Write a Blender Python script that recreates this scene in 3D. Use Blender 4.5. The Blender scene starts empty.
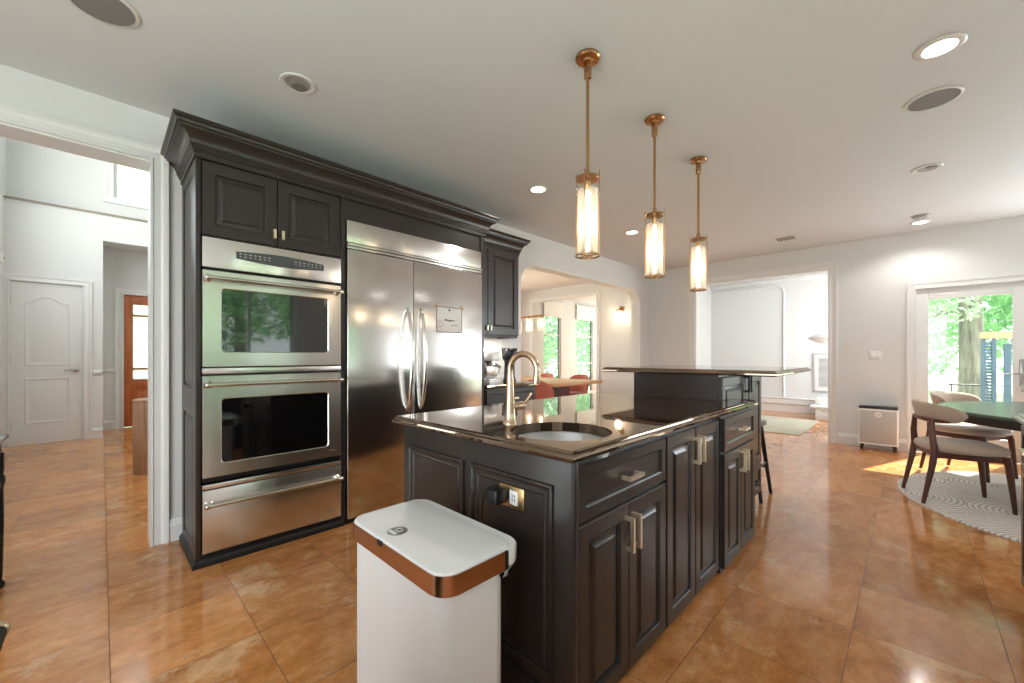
import bpy, bmesh, math, random
from mathutils import Vector, Matrix
random.seed(7)
R = math.radians
C = bpy.context.scene.collection
SC = bpy.context.scene

# ------------------------------------------------------------------ camera
cam = bpy.data.cameras.new('camera')
cam.sensor_width = 36.0
cam.lens = 404.2 / 1024 * 36.0
cam.shift_y = 14.1 / 1024
cam.clip_start = 0.02
cam_ob = bpy.data.objects.new('camera', cam)
C.objects.link(cam_ob)
cam_ob.location = (0, 0, 1.2)
cam_ob.rotation_euler = (R(90), 0, R(44.56 - 90))
SC.camera = cam_ob

# ------------------------------------------------------------------ view, sky, sun, daylight
SC.view_settings.view_transform = 'Standard'
SC.view_settings.look = 'None'
SC.view_settings.gamma = 1.0
SC.view_settings.use_curve_mapping = False
SC.view_settings.exposure = 0.34
SC.cycles.max_bounces = 10
SC.cycles.diffuse_bounces = 5
SC.cycles.glossy_bounces = 5
SC.cycles.transparent_max_bounces = 16
SC.cycles.caustics_reflective = False
SC.cycles.caustics_refractive = False
SC.cycles.sample_clamp_indirect = 6.0
SC.cycles.use_denoising = True

world = bpy.data.worlds.new('sky'); SC.world = world
world.use_nodes = True
wn = world.node_tree.nodes; wl = world.node_tree.links
bg = wn['Background']
sky = wn.new('ShaderNodeTexSky'); sky.sky_type = 'HOSEK_WILKIE'
sky.sun_direction = Vector((0.5, -0.3, 0.75)).normalized(); sky.turbidity = 4.0
mixw = wn.new('ShaderNodeMix'); mixw.data_type = 'RGBA'
mixw.inputs[0].default_value = 0.7
mixw.inputs[7].default_value = (0.97, 1.0, 1.0, 1)
wl.new(sky.outputs[0], mixw.inputs[6]); wl.new(mixw.outputs[2], bg.inputs[0])
bg.inputs[1].default_value = 3.4

def sun_light(name, direction, strength, color, angle):
    l = bpy.data.lights.new(name, 'SUN'); l.energy = strength; l.color = color; l.angle = R(angle)
    o = bpy.data.objects.new(name, l); C.objects.link(o)
    o.rotation_euler = Vector(direction).to_track_quat('-Z', 'Y').to_euler()
    o.location = (9, -3, 8)
    return o
sun_light('sun', (-0.80, 0.28, -1.0), 15.0, (1.0, 0.97, 0.92), 1.0)

def daylight(name, loc, direction, sx, sy, power, color=(0.94, 0.95, 1.0)):
    l = bpy.data.lights.new(name, 'AREA'); l.shape = 'RECTANGLE'; l.size = sx; l.size_y = sy
    l.energy = power; l.color = color
    o = bpy.data.objects.new(name, l); C.objects.link(o)
    o.location = loc
    o.rotation_euler = Vector(direction).to_track_quat('-Z', 'Y').to_euler()
    return o
# added area lamps just inside unseen windows, standing in for daylight
daylight('daylight_fill_nook', (7.02, -2.15, 1.5), (-1, 0.25, 0.10), 1.5, 1.7, 68, (0.88, 0.92, 1.0))
daylight('daylight_fill_rear', (-1.86, 0.6, 1.3), (1, 0.1, 0.12), 2.6, 2.2, 66, (0.88, 0.92, 1.0))
daylight('daylight_fill_foyer', (-0.86, 6.2, 3.6), (1, 0, -0.1), 3.0, 2.6, 62)
daylight('daylight_fill_dining', (5.0, 6.93, 1.45), (0, -1, 0), 2.6, 2.0, 22)
daylight('daylight_fill_sunroom', (10.9, 5.2, 1.5), (-1, 0, 0), 2.4, 2.0, 40)
daylight('daylight_fill_living', (9.8, 0.36, 1.55), (0, 1, 0), 3.4, 1.9, 70)

# ------------------------------------------------------------------ helpers
BASE = {}
class MB:
    """collects shapes (world metres) and links them as one mesh object"""
    def __init__(s): s.bm = bmesh.new(); s.mi = 0
    def _tag(s, faces):
        for f in faces: f.material_index = s.mi
    def face(s, pts):
        f = s.bm.faces.new([s.bm.verts.new(p) for p in pts]); f.material_index = s.mi; return f
    def box(s, x0, x1, y0, y1, z0, z1, bev=0.0, seg=2):
        x0, x1 = sorted((x0, x1)); y0, y1 = sorted((y0, y1)); z0, z1 = sorted((z0, z1))
        n0 = len(s.bm.faces)
        vs = [s.bm.verts.new((x, y, z)) for x in (x0, x1) for y in (y0, y1) for z in (z0, z1)]
        fs = [s.bm.faces.new([vs[i] for i in q]) for q in ((0,1,3,2),(4,6,7,5),(0,4,5,1),(2,3,7,6),(0,2,6,4),(1,5,7,3))]
        s._tag(fs)
        if bev > 0:
            es = list({e for f in fs for e in f.edges})
            r = bmesh.ops.bevel(s.bm, geom=es, offset=bev, segments=seg, affect='EDGES', profile=0.5)
            s._tag(r['faces'])
        return s
    def loft(s, loops, cap0=True, cap1=True, closed=True):
        rows = [[s.bm.verts.new(p) for p in lp] for lp in loops]
        n = len(rows[0])
        for a, b in zip(rows, rows[1:]):
            for i in range(n if closed else n - 1):
                j = (i + 1) % n
                s._tag([s.bm.faces.new((a[i], a[j], b[j], b[i]))])
        if cap0: s._tag([s.bm.faces.new(rows[0][::-1])])
        if cap1: s._tag([s.bm.faces.new(rows[-1])])
        return s
    def cyl(s, p0, p1, r0, r1=None, seg=20, cap=True):
        r1 = r0 if r1 is None else r1
        p0 = Vector(p0); p1 = Vector(p1); d = (p1 - p0).normalized()
        u = d.orthogonal().normalized(); v = d.cross(u)
        lp = lambda p, r: [p + (u * math.cos(t) + v * math.sin(t)) * r for t in [2 * math.pi * i / seg for i in range(seg)]]
        return s.loft([lp(p0, r0), lp(p1, r1)], cap, cap)
    def tube(s, pts, r, seg=12, cap=True):
        pts = [Vector(p) for p in pts]; n = len(pts)
        rs = r if isinstance(r, (list, tuple)) else [r] * n
        d0 = (pts[1] - pts[0]).normalized(); u = d0.orthogonal().normalized()
        loops = []
        for i, p in enumerate(pts):
            d = (pts[min(i + 1, n - 1)] - pts[max(i - 1, 0)]).normalized()
            u = (u - d * u.dot(d)).normalized(); v = d.cross(u)
            loops.append([p + (u * math.cos(t) + v * math.sin(t)) * rs[i] for t in [2 * math.pi * k / seg for k in range(seg)]])
        return s.loft(loops, cap, cap)
    def lathe(s, c, prof, seg=28, axis=(0, 0, 1), cap0=True, cap1=True):
        a = Vector(axis).normalized(); u = a.orthogonal().normalized(); v = a.cross(u); c = Vector(c)
        loops = [[c + a * h + (u * math.cos(t) + v * math.sin(t)) * max(r, 1e-4) for t in [2 * math.pi * k / seg for k in range(seg)]] for r, h in prof]
        return s.loft(loops, cap0, cap1)
    def sphere(s, c, r, sc=(1, 1, 1), seg=16, rings=10):
        loops = []
        for i in range(1, rings):
            a = math.pi * i / rings
            loops.append([(c[0] + r * sc[0] * math.sin(a) * math.cos(t), c[1] + r * sc[1] * math.sin(a) * math.sin(t), c[2] - r * sc[2] * math.cos(a)) for t in [2 * math.pi * k / seg for k in range(seg)]])
        return s.loft(loops)
    def prism(s, poly, axis, a0, a1):
        """poly of 2-D points swept along axis 'x','y' or 'z' from a0 to a1"""
        f = {'x': lambda p, a: (a, p[0], p[1]), 'y': lambda p, a: (p[0], a, p[1]), 'z': lambda p, a: (p[0], p[1], a)}[axis]
        return s.loft([[f(p, a0) for p in poly], [f(p, a1) for p in poly]])
    def relief(s, O, U, V, N, w, h, prof, back=True):
        """rectangle w x h on plane O,U,V; rings of (inset, height along N); last ring is capped"""
        O, U, V, N = Vector(O), Vector(U), Vector(V), Vector(N)
        loops = []
        for i, d in prof:
            loops.append([O + U * a + V * b + N * d for a, b in ((i, i), (w - i, i), (w - i, h - i), (i, h - i))])
        return s.loft(loops, back, True)
    def sweep(s, path, prof, side=1, closed=False):
        """path of (x,y); profile of (out, z) closed polygon, mitred at the corners"""
        P = [Vector((p[0], p[1])) for p in path]; n = len(P); loops = []
        nor = lambda a, b: Vector(((b - a).y, -(b - a).x)).normalized() * side
        for i, p in enumerate(P):
            if closed: n0 = nor(P[i - 1], p); n1 = nor(p, P[(i + 1) % n])
            elif i == 0: n0 = n1 = nor(p, P[1])
            elif i == n - 1: n0 = n1 = nor(P[-2], p)
            else: n0 = nor(P[i - 1], p); n1 = nor(p, P[i + 1])
            m = (n0 + n1); m = m / max(m.dot(n0), 1e-6) if m.length > 1e-6 else n0
            loops.append([(p.x + m.x * o, p.y + m.y * o, z) for o, z in prof])
        if closed: loops.append(loops[0])
        return s.loft(loops, not closed, not closed)
    def build(s, name, mats, parent=None, smooth=40, label=None):
        me = bpy.data.meshes.new(name)
        bmesh.ops.remove_doubles(s.bm, verts=s.bm.verts, dist=1e-6)
        bmesh.ops.recalc_face_normals(s.bm, faces=s.bm.faces)
        b = BASE.get(parent, Vector((0, 0, 0))) if parent else Vector((0, 0, 0))
        bmesh.ops.translate(s.bm, verts=s.bm.verts, vec=-b)
        s.bm.to_mesh(me); s.bm.free()
        if not isinstance(mats, (list, tuple)): mats = [mats]
        for m in mats: me.materials.append(m)
        if smooth:
            for p in me.polygons: p.use_smooth = True
            me.set_sharp_from_angle(angle=R(smooth))
        o = bpy.data.objects.new(name, me); C.objects.link(o)
        if parent is not None:
            o.parent = parent; BASE[o] = b
        if label: o['label'] = label
        return o

def tag(o, label, cat, group=None, kind=None):
    o['label'] = label; o['category'] = cat
    if group: o['group'] = group
    if kind: o['kind'] = kind
    return o
def thing(name, label, cat, loc=(0, 0, 0), group=None, local=False, rz=0.0, kind=None):
    o = bpy.data.objects.new(name, None); C.objects.link(o)
    o.empty_display_size = 0.1
    o.location = loc; o.rotation_euler = (0, 0, rz)
    BASE[o] = Vector((0, 0, 0)) if local else Vector(loc)
    return tag(o, label, cat, group, kind)
def struct(name, mb, mat, label=None, cat=None, smooth=40):
    o = mb.build(name, mat, None, smooth); o['kind'] = 'structure'
    if label: o['label'] = label
    if cat: o['category'] = cat
    return o
def copy_tree(o, parent=None):
    c = o.copy(); C.objects.link(c); c.parent = parent
    for ch in list(o.children): copy_tree(ch, c)
    return c
def rrect(cx, cy, w, d, r, z, n=6):
    pts = []
    for sx, sy, a0 in ((1, 1, 0), (-1, 1, 90), (-1, -1, 180), (1, -1, 270)):
        for k in range(n + 1):
            a = R(a0 + 90 * k / n)
            pts.append((cx + sx * (w / 2 - r) + r * math.cos(a), cy + sy * (d / 2 - r) + r * math.sin(a), z))
    return pts
def arc(c, r, a0, a1, n, plane='xz'):
    out = []
    for k in range(n + 1):
        a = R(a0 + (a1 - a0) * k / n)
        u, v = r * math.cos(a), r * math.sin(a)
        out.append((c[0] + u, c[1], c[2] + v) if plane == 'xz' else (c[0], c[1] + u, c[2] + v) if plane == 'yz' else (c[0] + u, c[1] + v, c[2]))
    return out
X_, Y_, Z_ = Vector((1, 0, 0)), Vector((0, 1, 0)), Vector((0, 0, 1))

# ------------------------------------------------------------------ materials
def srgb(r, g, b):
    f = lambda c: ((c / 255 + 0.055) / 1.055) ** 2.4 if c / 255 > 0.04045 else c / 255 / 12.92
    return (f(r), f(g), f(b), 1)
def new_mat(name):
    m = bpy.data.materials.new(name); m.use_nodes = True
    return m, m.node_tree.nodes, m.node_tree.links, m.node_tree.nodes['Principled BSDF']
def mat(name, col, rough=0.5, metal=0.0, coat=0.0, noise=0.0, scale=40, bump=0.0, ior=None, aniso=0.0, emit=None, strength=0.0, sheen=0.0, stretch=None, alpha_t=None):
    m, n, l, p = new_mat(name)
    p.inputs['Base Color'].default_value = col
    p.inputs['Roughness'].default_value = rough
    p.inputs['Metallic'].default_value = metal
    if coat: p.inputs['Coat Weight'].default_value = coat; p.inputs['Coat Roughness'].default_value = 0.08
    if ior: p.inputs['IOR'].default_value = ior
    if sheen: p.inputs['Sheen Weight'].default_value = sheen
    if aniso:
        p.inputs['Anisotropic'].default_value = aniso
        t = n.new('ShaderNodeTangent'); t.direction_type = 'RADIAL'; t.axis = 'Z'
        l.new(t.outputs[0], p.inputs['Tangent'])
    if emit: p.inputs['Emission Color'].default_value = emit; p.inputs['Emission Strength'].default_value = strength
    if noise or bump:
        tc = n.new('ShaderNodeTexCoord'); mp = n.new('ShaderNodeMapping')
        mp.inputs['Scale'].default_value = stretch or (1, 1, 1)
        nz = n.new('ShaderNodeTexNoise'); nz.inputs['Scale'].default_value = scale; nz.inputs['Detail'].default_value = 4
        l.new(tc.outputs['Object'], mp.inputs[0]); l.new(mp.outputs[0], nz.inputs['Vector'])
        if noise:
            mx = n.new('ShaderNodeMix'); mx.data_type = 'RGBA'
            mx.inputs[6].default_value = tuple(c * (1 - noise) for c in col[:3]) + (1,)
            mx.inputs[7].default_value = tuple(min(1, c * (1 + noise)) for c in col[:3]) + (1,)
            l.new(nz.outputs['Fac'], mx.inputs[0]); l.new(mx.outputs[2], p.inputs['Base Color'])
        if bump:
            b = n.new('ShaderNodeBump'); b.inputs['Strength'].default_value = bump; b.inputs['Distance'].default_value = 0.002
            l.new(nz.outputs['Fac'], b.inputs['Height']); l.new(b.outputs[0], p.inputs['Normal'])
    return m
def thin_glass(name, tint=(0.97, 0.99, 0.98, 1), gloss=0.06, rough=0.0):
    m, n, l, p = new_mat(name); n.remove(p)
    out = n['Material Output']
    tr = n.new('ShaderNodeBsdfTransparent'); tr.inputs[0].default_value = tint
    gl = n.new('ShaderNodeBsdfGlossy'); gl.inputs['Roughness'].default_value = rough
    fr = n.new('ShaderNodeLayerWeight'); fr.inputs[0].default_value = 0.5
    pw = n.new('ShaderNodeMath'); pw.operation = 'POWER'; pw.inputs[1].default_value = 4.0
    ad = n.new('ShaderNodeMath'); ad.operation = 'MULTIPLY_ADD'; ad.inputs[1].default_value = 0.5; ad.inputs[2].default_value = gloss * 0.6; ad.use_clamp = True
    mx = n.new('ShaderNodeMixShader')
    l.new(fr.outputs['Facing'], pw.inputs[0]); l.new(pw.outputs[0], ad.inputs[0]); l.new(ad.outputs[0], mx.inputs[0]); l.new(tr.outputs[0], mx.inputs[1]); l.new(gl.outputs[0], mx.inputs[2])
    l.new(mx.outputs[0], out.inputs[0])
    return m

def frosted(name, tint=(1, 0.93, 0.84, 1), mixf=0.28):
    m, n, l, p = new_mat(name); n.remove(p)
    tr = n.new('ShaderNodeBsdfTransparent'); tr.inputs[0].default_value = tint
    tl = n.new('ShaderNodeBsdfTranslucent'); tl.inputs[0].default_value = tuple(c * 0.94 for c in tint[:3]) + (1,)
    gl = n.new('ShaderNodeBsdfGlossy'); gl.inputs['Roughness'].default_value = 0.12
    m1 = n.new('ShaderNodeMixShader'); m1.inputs[0].default_value = mixf; l.new(tr.outputs[0], m1.inputs[1]); l.new(tl.outputs[0], m1.inputs[2])
    m2 = n.new('ShaderNodeMixShader'); m2.inputs[0].default_value = 0.07; l.new(m1.outputs[0], m2.inputs[1]); l.new(gl.outputs[0], m2.inputs[2])
    l.new(m2.outputs[0], n['Material Output'].inputs[0])
    return m

def tile_floor():
    m, n, l, p = new_mat('travertine_tiles')
    tc = n.new('ShaderNodeTexCoord')
    def vm(op, a, b=None):
        v = n.new('ShaderNodeVectorMath'); v.operation = op
        l.new(a, v.inputs[0])
        if b is not None:
            if isinstance(b, tuple): v.inputs[1].default_value = b
            else: l.new(b, v.inputs[1])
        return v.outputs[0]
    def mt(op, a, b=None, c=None):
        v = n.new('ShaderNodeMath'); v.operation = op
        for i, q in enumerate((a, b, c)):
            if q is None: continue
            if isinstance(q, (int, float)): v.inputs[i].default_value = q
            else: l.new(q, v.inputs[i])
        return v.outputs[0]
    S = 0.4575
    g = vm('DIVIDE', vm('SUBTRACT', tc.outputs['Object'], (0.023, 0.18, 0)), (S, S, 1))
    cell = vm('FLOOR', g); fr = vm('FRACTION', g)
    sx = n.new('ShaderNodeSeparateXYZ'); l.new(fr, sx.inputs[0])
    dx = mt('ABSOLUTE', mt('SUBTRACT', sx.outputs[0], 0.5)); dy = mt('ABSOLUTE', mt('SUBTRACT', sx.outputs[1], 0.5))
    edge = mt('MAXIMUM', dx, dy)
    grout = mt('GREATER_THAN', edge, 0.4967)
    wn_ = n.new('ShaderNodeTexWhiteNoise'); wn_.noise_dimensions = '2D'; l.new(cell, wn_.inputs['Vector'])
    # each tile samples its own piece of stone
    off = vm('SCALE', wn_.outputs['Color']); off.node.inputs[3].default_value = 37.0
    base = vm('ADD', tc.outputs['Object'], off)
    mp = n.new('ShaderNodeMapping'); mp.inputs['Scale'].default_value = (2.2, 4.6, 1); l.new(base, mp.inputs[0])
    n1 = n.new('ShaderNodeTexNoise'); n1.inputs['Scale'].default_value = 2.0; n1.inputs['Detail'].default_value = 10; n1.inputs['Roughness'].default_value = 0.72; n1.inputs['Distortion'].default_value = 0.35
    l.new(mp.outputs[0], n1.inputs['Vector'])
    cr = n.new('ShaderNodeValToRGB'); e = cr.color_ramp.elements
    e[0].position = 0.22; e[0].color = srgb(146, 88, 46)
    e[1].position = 0.80; e[1].color = srgb(222, 170, 114)
    k = e.new(0.48); k.color = srgb(192, 127, 72)
    l.new(n1.outputs['Fac'], cr.inputs[0])
    # pale, pitted patches
    n2 = n.new('ShaderNodeTexNoise'); n2.inputs['Scale'].default_value = 3.0; n2.inputs['Detail'].default_value = 7; n2.inputs['Roughness'].default_value = 0.7
    l.new(base, n2.inputs['Vector'])
    pr_ = n.new('ShaderNodeValToRGB'); q = pr_.color_ramp.elements
    q[0].position = 0.57; q[0].color = (0, 0, 0, 1); q[1].position = 0.64; q[1].color = (1, 1, 1, 1)
    l.new(n2.outputs['Fac'], pr_.inputs[0])
    mx1 = n.new('ShaderNodeMix'); mx1.data_type = 'RGBA'; mx1.inputs[7].default_value = srgb(222, 184, 140)
    f1 = mt('MULTIPLY', pr_.outputs[0], 0.55)
    l.new(f1, mx1.inputs[0]); l.new(cr.outputs[0], mx1.inputs[6])
    hsv = n.new('ShaderNodeHueSaturation'); l.new(mx1.outputs[2], hsv.inputs['Color'])
    n3 = n.new('ShaderNodeTexNoise'); n3.inputs['Scale'].default_value = 16; n3.inputs['Detail'].default_value = 6; n3.inputs['Roughness'].default_value = 0.75
    l.new(base, n3.inputs['Vector'])
    l.new(mt('MULTIPLY', mt('MULTIPLY_ADD', wn_.outputs['Value'], 0.28, 0.86), mt('MULTIPLY_ADD', n3.outputs['Fac'], 0.9, 0.55)), hsv.inputs['Value'])
    mx2 = n.new('ShaderNodeMix'); mx2.data_type = 'RGBA'; mx2.inputs[7].default_value = srgb(104, 66, 40)
    l.new(grout, mx2.inputs[0]); l.new(hsv.outputs[0], mx2.inputs[6]); l.new(mx2.outputs[2], p.inputs['Base Color'])
    rg = mt('MULTIPLY_ADD', n1.outputs['Fac'], 0.14, 0.05)
    l.new(mt('MAXIMUM', rg, mt('MULTIPLY', grout, 0.6)), p.inputs['Roughness'])
    return m

def granite():
    m, n, l, p = new_mat('brown_granite')
    tc = n.new('ShaderNodeTexCoord')
    v = n.new('ShaderNodeTexVoronoi'); v.inputs['Scale'].default_value = 420; l.new(tc.outputs['Object'], v.inputs['Vector'])
    nz = n.new('ShaderNodeTexNoise'); nz.inputs['Scale'].default_value = 160; nz.inputs['Detail'].default_value = 5; l.new(tc.outputs['Object'], nz.inputs['Vector'])
    mx = n.new('ShaderNodeMix'); mx.data_type = 'RGBA'; mx.inputs[0].default_value = 0.5
    l.new(v.outputs['Color'], mx.inputs[6]); l.new(nz.outputs['Color'], mx.inputs[7])
    bw = n.new('ShaderNodeRGBToBW'); l.new(mx.outputs[2], bw.inputs[0])
    cr = n.new('ShaderNodeValToRGB'); e = cr.color_ramp.elements
    e[0].position = 0.32; e[0].color = srgb(22, 18, 16); e[1].position = 0.72; e[1].color = srgb(96, 76, 62)
    k = e.new(0.52); k.color = srgb(40, 31, 26)
    l.new(bw.outputs[0], cr.inputs[0]); l.new(cr.outputs[0], p.inputs['Base Color'])
    p.inputs['Roughness'].default_value = 0.035
    p.inputs['IOR'].default_value = 3.0
    p.inputs['Specular Tint'].default_value = (1.0, 0.78, 0.58, 1)
    return m

def steel(name, col, rough, rot, aniso=0.75, bump_scale=None):
    m, n, l, p = new_mat(name)
    p.inputs['Base Color'].default_value = col; p.inputs['Metallic'].default_value = 1.0
    p.inputs['Roughness'].default_value = rough; p.inputs['Anisotropic'].default_value = aniso
    p.inputs['Anisotropic Rotation'].default_value = rot
    t = n.new('ShaderNodeTangent'); t.direction_type = 'RADIAL'; t.axis = 'Z'
    l.new(t.outputs[0], p.inputs['Tangent'])
    tc = n.new('ShaderNodeTexCoord'); mp = n.new('ShaderNodeMapping'); mp.inputs['Scale'].default_value = bump_scale or (1.3, 1, 1.1)
    nz = n.new('ShaderNodeTexNoise'); nz.inputs['Scale'].default_value = 1.6; nz.inputs['Detail'].default_value = 2
    l.new(tc.outputs['Object'], mp.inputs[0]); l.new(mp.outputs[0], nz.inputs['Vector'])
    b = n.new('ShaderNodeBump'); b.inputs['Strength'].default_value = 0.12; b.inputs['Distance'].default_value = 0.02
    l.new(nz.outputs['Fac'], b.inputs['Height']); l.new(b.outputs[0], p.inputs['Normal'])
    return m

def wood(name, c1, c2, scale=6, stretch=(1, 12, 12), rough=0.4):
    m, n, l, p = new_mat(name)
    tc = n.new('ShaderNodeTexCoord'); mp = n.new('ShaderNodeMapping'); mp.inputs['Scale'].default_value = stretch
    nz = n.new('ShaderNodeTexNoise'); nz.inputs['Scale'].default_value = scale; nz.inputs['Detail'].default_value = 6; nz.inputs['Distortion'].default_value = 0.8
    cr = n.new('ShaderNodeValToRGB'); cr.color_ramp.elements[0].color = c1; cr.color_ramp.elements[1].color = c2
    cr.color_ramp.elements[0].position = 0.3; cr.color_ramp.elements[1].position = 0.7
    l.new(tc.outputs['Object'], mp.inputs[0]); l.new(mp.outputs[0], nz.inputs['Vector']); l.new(nz.outputs['Fac'], cr.inputs[0]); l.new(cr.outputs[0], p.inputs['Base Color'])
    p.inputs['Roughness'].default_value = rough
    return m

def arc_rug():
    """pale rug with nested arch lines, carried on object coordinates"""
    m, n, l, p = new_mat('arched_line_rug')
    tc = n.new('ShaderNodeTexCoord')
    v = n.new('ShaderNodeTexVoronoi'); v.voronoi_dimensions = '2D'; v.inputs['Scale'].default_value = 1.25; v.inputs['Randomness'].default_value = 0.35
    l.new(tc.outputs['Object'], v.inputs['Vector'])
    mu = n.new('ShaderNodeMath'); mu.operation = 'MULTIPLY'; mu.inputs[1].default_value = 150.0; l.new(v.outputs['Distance'], mu.inputs[0])
    si = n.new('ShaderNodeMath'); si.operation = 'SINE'; l.new(mu.outputs[0], si.inputs[0])
    cr = n.new('ShaderNodeValToRGB'); cr.color_ramp.elements[0].position = 0.05; cr.color_ramp.elements[0].color = srgb(190, 178, 166)
    cr.color_ramp.elements[1].position = 0.45; cr.color_ramp.elements[1].color = srgb(238, 232, 224)
    ad = n.new('ShaderNodeMath'); ad.operation = 'MULTIPLY_ADD'; ad.inputs[1].default_value = 0.5; ad.inputs[2].default_value = 0.5; l.new(si.outputs[0], ad.inputs[0])
    l.new(ad.outputs[0], cr.inputs[0]); l.new(cr.outputs[0], p.inputs['Base Color'])
    p.inputs['Roughness'].default_value = 0.95
    b = n.new('ShaderNodeBump'); b.inputs['Strength'].default_value = 0.8; b.inputs['Distance'].default_value = 0.01
    l.new(ad.outputs[0], b.inputs['Height']); l.new(b.outputs[0], p.inputs['Normal'])
    return m

def perforated(name):
    m, n, l, p = new_mat(name)
    tc = n.new('ShaderNodeTexCoord'); sp = n.new('ShaderNodeSeparateXYZ'); l.new(tc.outputs['Object'], sp.inputs[0])
    k = 2 * math.pi / 0.019
    def s(sock):
        a = n.new('ShaderNodeMath'); a.operation = 'MULTIPLY'; a.inputs[1].default_value = k; l.new(sock, a.inputs[0])
        b = n.new('ShaderNodeMath'); b.operation = 'SINE'; l.new(a.outputs[0], b.inputs[0]); return b.outputs[0]
    mu = n.new('ShaderNodeMath'); mu.operation = 'MULTIPLY'; l.new(s(sp.outputs[1]), mu.inputs[0]); l.new(s(sp.outputs[2]), mu.inputs[1])
    gt = n.new('ShaderNodeMath'); gt.operation = 'GREATER_THAN'; gt.inputs[1].default_value = 0.25; l.new(mu.outputs[0], gt.inputs[0])
    mx = n.new('ShaderNodeMix'); mx.data_type = 'RGBA'; mx.inputs[6].default_value = srgb(204, 204, 203); mx.inputs[7].default_value = srgb(130, 130, 130)
    l.new(gt.outputs[0], mx.inputs[0]); l.new(mx.outputs[2], p.inputs['Base Color']); p.inputs['Roughness'].default_value = 0.5
    return m

def subway():
    m, n, l, p = new_mat('white_wall_tiles')
    tc = n.new('ShaderNodeTexCoord'); mp = n.new('ShaderNodeMapping'); mp.inputs['Rotation'].default_value = (R(90), 0, 0)
    br = n.new('ShaderNodeTexBrick'); br.inputs['Scale'].default_value = 1.0
    br.inputs['Brick Width'].default_value = 0.10; br.inputs['Row Height'].default_value = 0.05; br.inputs['Mortar Size'].default_value = 0.002
    br.inputs['Color1'].default_value = srgb(226, 222, 216); br.inputs['Color2'].default_value = srgb(214, 210, 204); br.inputs['Mortar'].default_value = srgb(190, 186, 180)
    l.new(tc.outputs['Object'], mp.inputs[0]); l.new(mp.outputs[0], br.inputs['Vector']); l.new(br.outputs[0], p.inputs['Base Color'])
    p.inputs['Roughness'].default_value = 0.2
    return m

M = {}
M['wall'] = mat('white_wall_paint', srgb(220, 220, 219), 0.6)
M['ceiling'] = mat('ceiling_paint', srgb(214, 216, 217), 0.7)
M['trim'] = mat('white_trim_gloss', srgb(226, 226, 225), 0.32)
M['floor'] = tile_floor()
M['granite'] = granite()
M['cab'] = mat('espresso_cabinet_paint', srgb(46, 40, 37), 0.31, noise=0.12, scale=14, stretch=(6, 6, 0.6), bump=0.03)
M['riser'] = mat('dark_brown_riser', srgb(46, 33, 27), 0.3, noise=0.15, scale=30)
M['led'] = mat('added_led_glow', (1, 1, 1, 1), 0.4, emit=(1.0, 0.93, 0.84, 1), strength=6.0)  # glow of the strip added under the wall cabinet
M['cabdark'] = mat('cabinet_toe_black', srgb(17, 15, 14), 0.5)
M['steel'] = steel('brushed_steel', (0.74, 0.72, 0.69, 1), 0.24, 0.25)
M['steelv'] = steel('brushed_steel_fridge', (0.70, 0.68, 0.66, 1), 0.18, 0.0, 0.8)
M['chrome'] = mat('polished_steel', (0.72, 0.69, 0.66, 1), 0.14, 1.0)
M['bowl'] = mat('satin_steel_bowl', (0.80, 0.79, 0.78, 1), 0.36, 1.0)
M['ovenglass'] = mat('black_oven_glass', srgb(10, 10, 11), 0.03, coat=1.0, ior=1.7)
M['ovenpanel'] = mat('oven_display_panel', srgb(72, 74, 74), 0.25)
M['mark'] = mat('panel_markings', srgb(196, 196, 192), 0.5)
M['black'] = mat('black_gap', srgb(9, 9, 9), 0.5)
M['gold'] = mat('champagne_brass', (0.86, 0.73, 0.54, 1), 0.36, 1.0)
M['plate'] = mat('brass_plate', (0.80, 0.56, 0.28, 1), 0.3, 1.0)
M['brass'] = mat('antique_brass', (0.46, 0.27, 0.13, 1), 0.27, 1.0)
M['faucet'] = mat('brushed_bronze', (0.60, 0.43, 0.30, 1), 0.27, 1.0)
M['rose'] = mat('rose_gold_band', (0.52, 0.34, 0.25, 1), 0.24, 1.0, aniso=0.5)
M['white'] = mat('glossy_white', srgb(232, 231, 230), 0.16, coat=0.3)
M['canbody'] = mat('white_can_body', srgb(222, 222, 222), 0.34)
M['plastic'] = mat('white_plastic', srgb(230, 229, 226), 0.35)
M['greydisc'] = mat('grey_badge', srgb(140, 140, 138), 0.35, metal=0.5)
M['blackp'] = mat('black_plastic', srgb(18, 18, 19), 0.35)
M['glass'] = thin_glass('clear_glass')
M['frostpane'] = frosted('frosted_door_glass', (0.80, 0.95, 0.93, 1), 0.5)
M['pane'] = thin_glass('window_pane', (0.94, 0.98, 0.97, 1), 0.05)
M['frost'] = frosted('ribbed_glass')
M['bulb'] = mat('glowing_tube', (1, 0.8, 0.5, 1), 0.4, emit=(1.0, 0.82, 0.62, 1), strength=8.0)
M['lens'] = mat('lit_light_lens', (1, 1, 1, 1), 0.4, emit=(1.0, 0.98, 0.95, 1), strength=9.0)
M['fixture'] = mat('white_fixture', srgb(220, 217, 213), 0.4)
M['baffle'] = mat('unlit_reflector', srgb(168, 164, 158), 0.35)
M['speaker'] = mat('grey_speaker_mesh', srgb(128, 126, 124), 0.7, noise=0.2, scale=900)
M['walnut'] = wood('dark_walnut', srgb(58, 29, 20), srgb(102, 54, 35), 5, (1, 1, 0.15), 0.35)
M['fabric'] = mat('beige_upholstery', srgb(178, 158, 140), 0.9, noise=0.12, scale=180, bump=0.4, sheen=0.3)
M['tabletop'] = mat('green_black_tabletop', srgb(84, 97, 88), 0.26)
M['tableside'] = wood('dark_table_wood', srgb(24, 20, 18), srgb(44, 36, 31), 6, (1, 1, 6), 0.3)
M['rug'] = arc_rug()
M['paper'] = mat('paper', srgb(224, 218, 214), 0.8)
M['ink'] = mat('grey_ink', srgb(88, 82, 80), 0.8)
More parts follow.
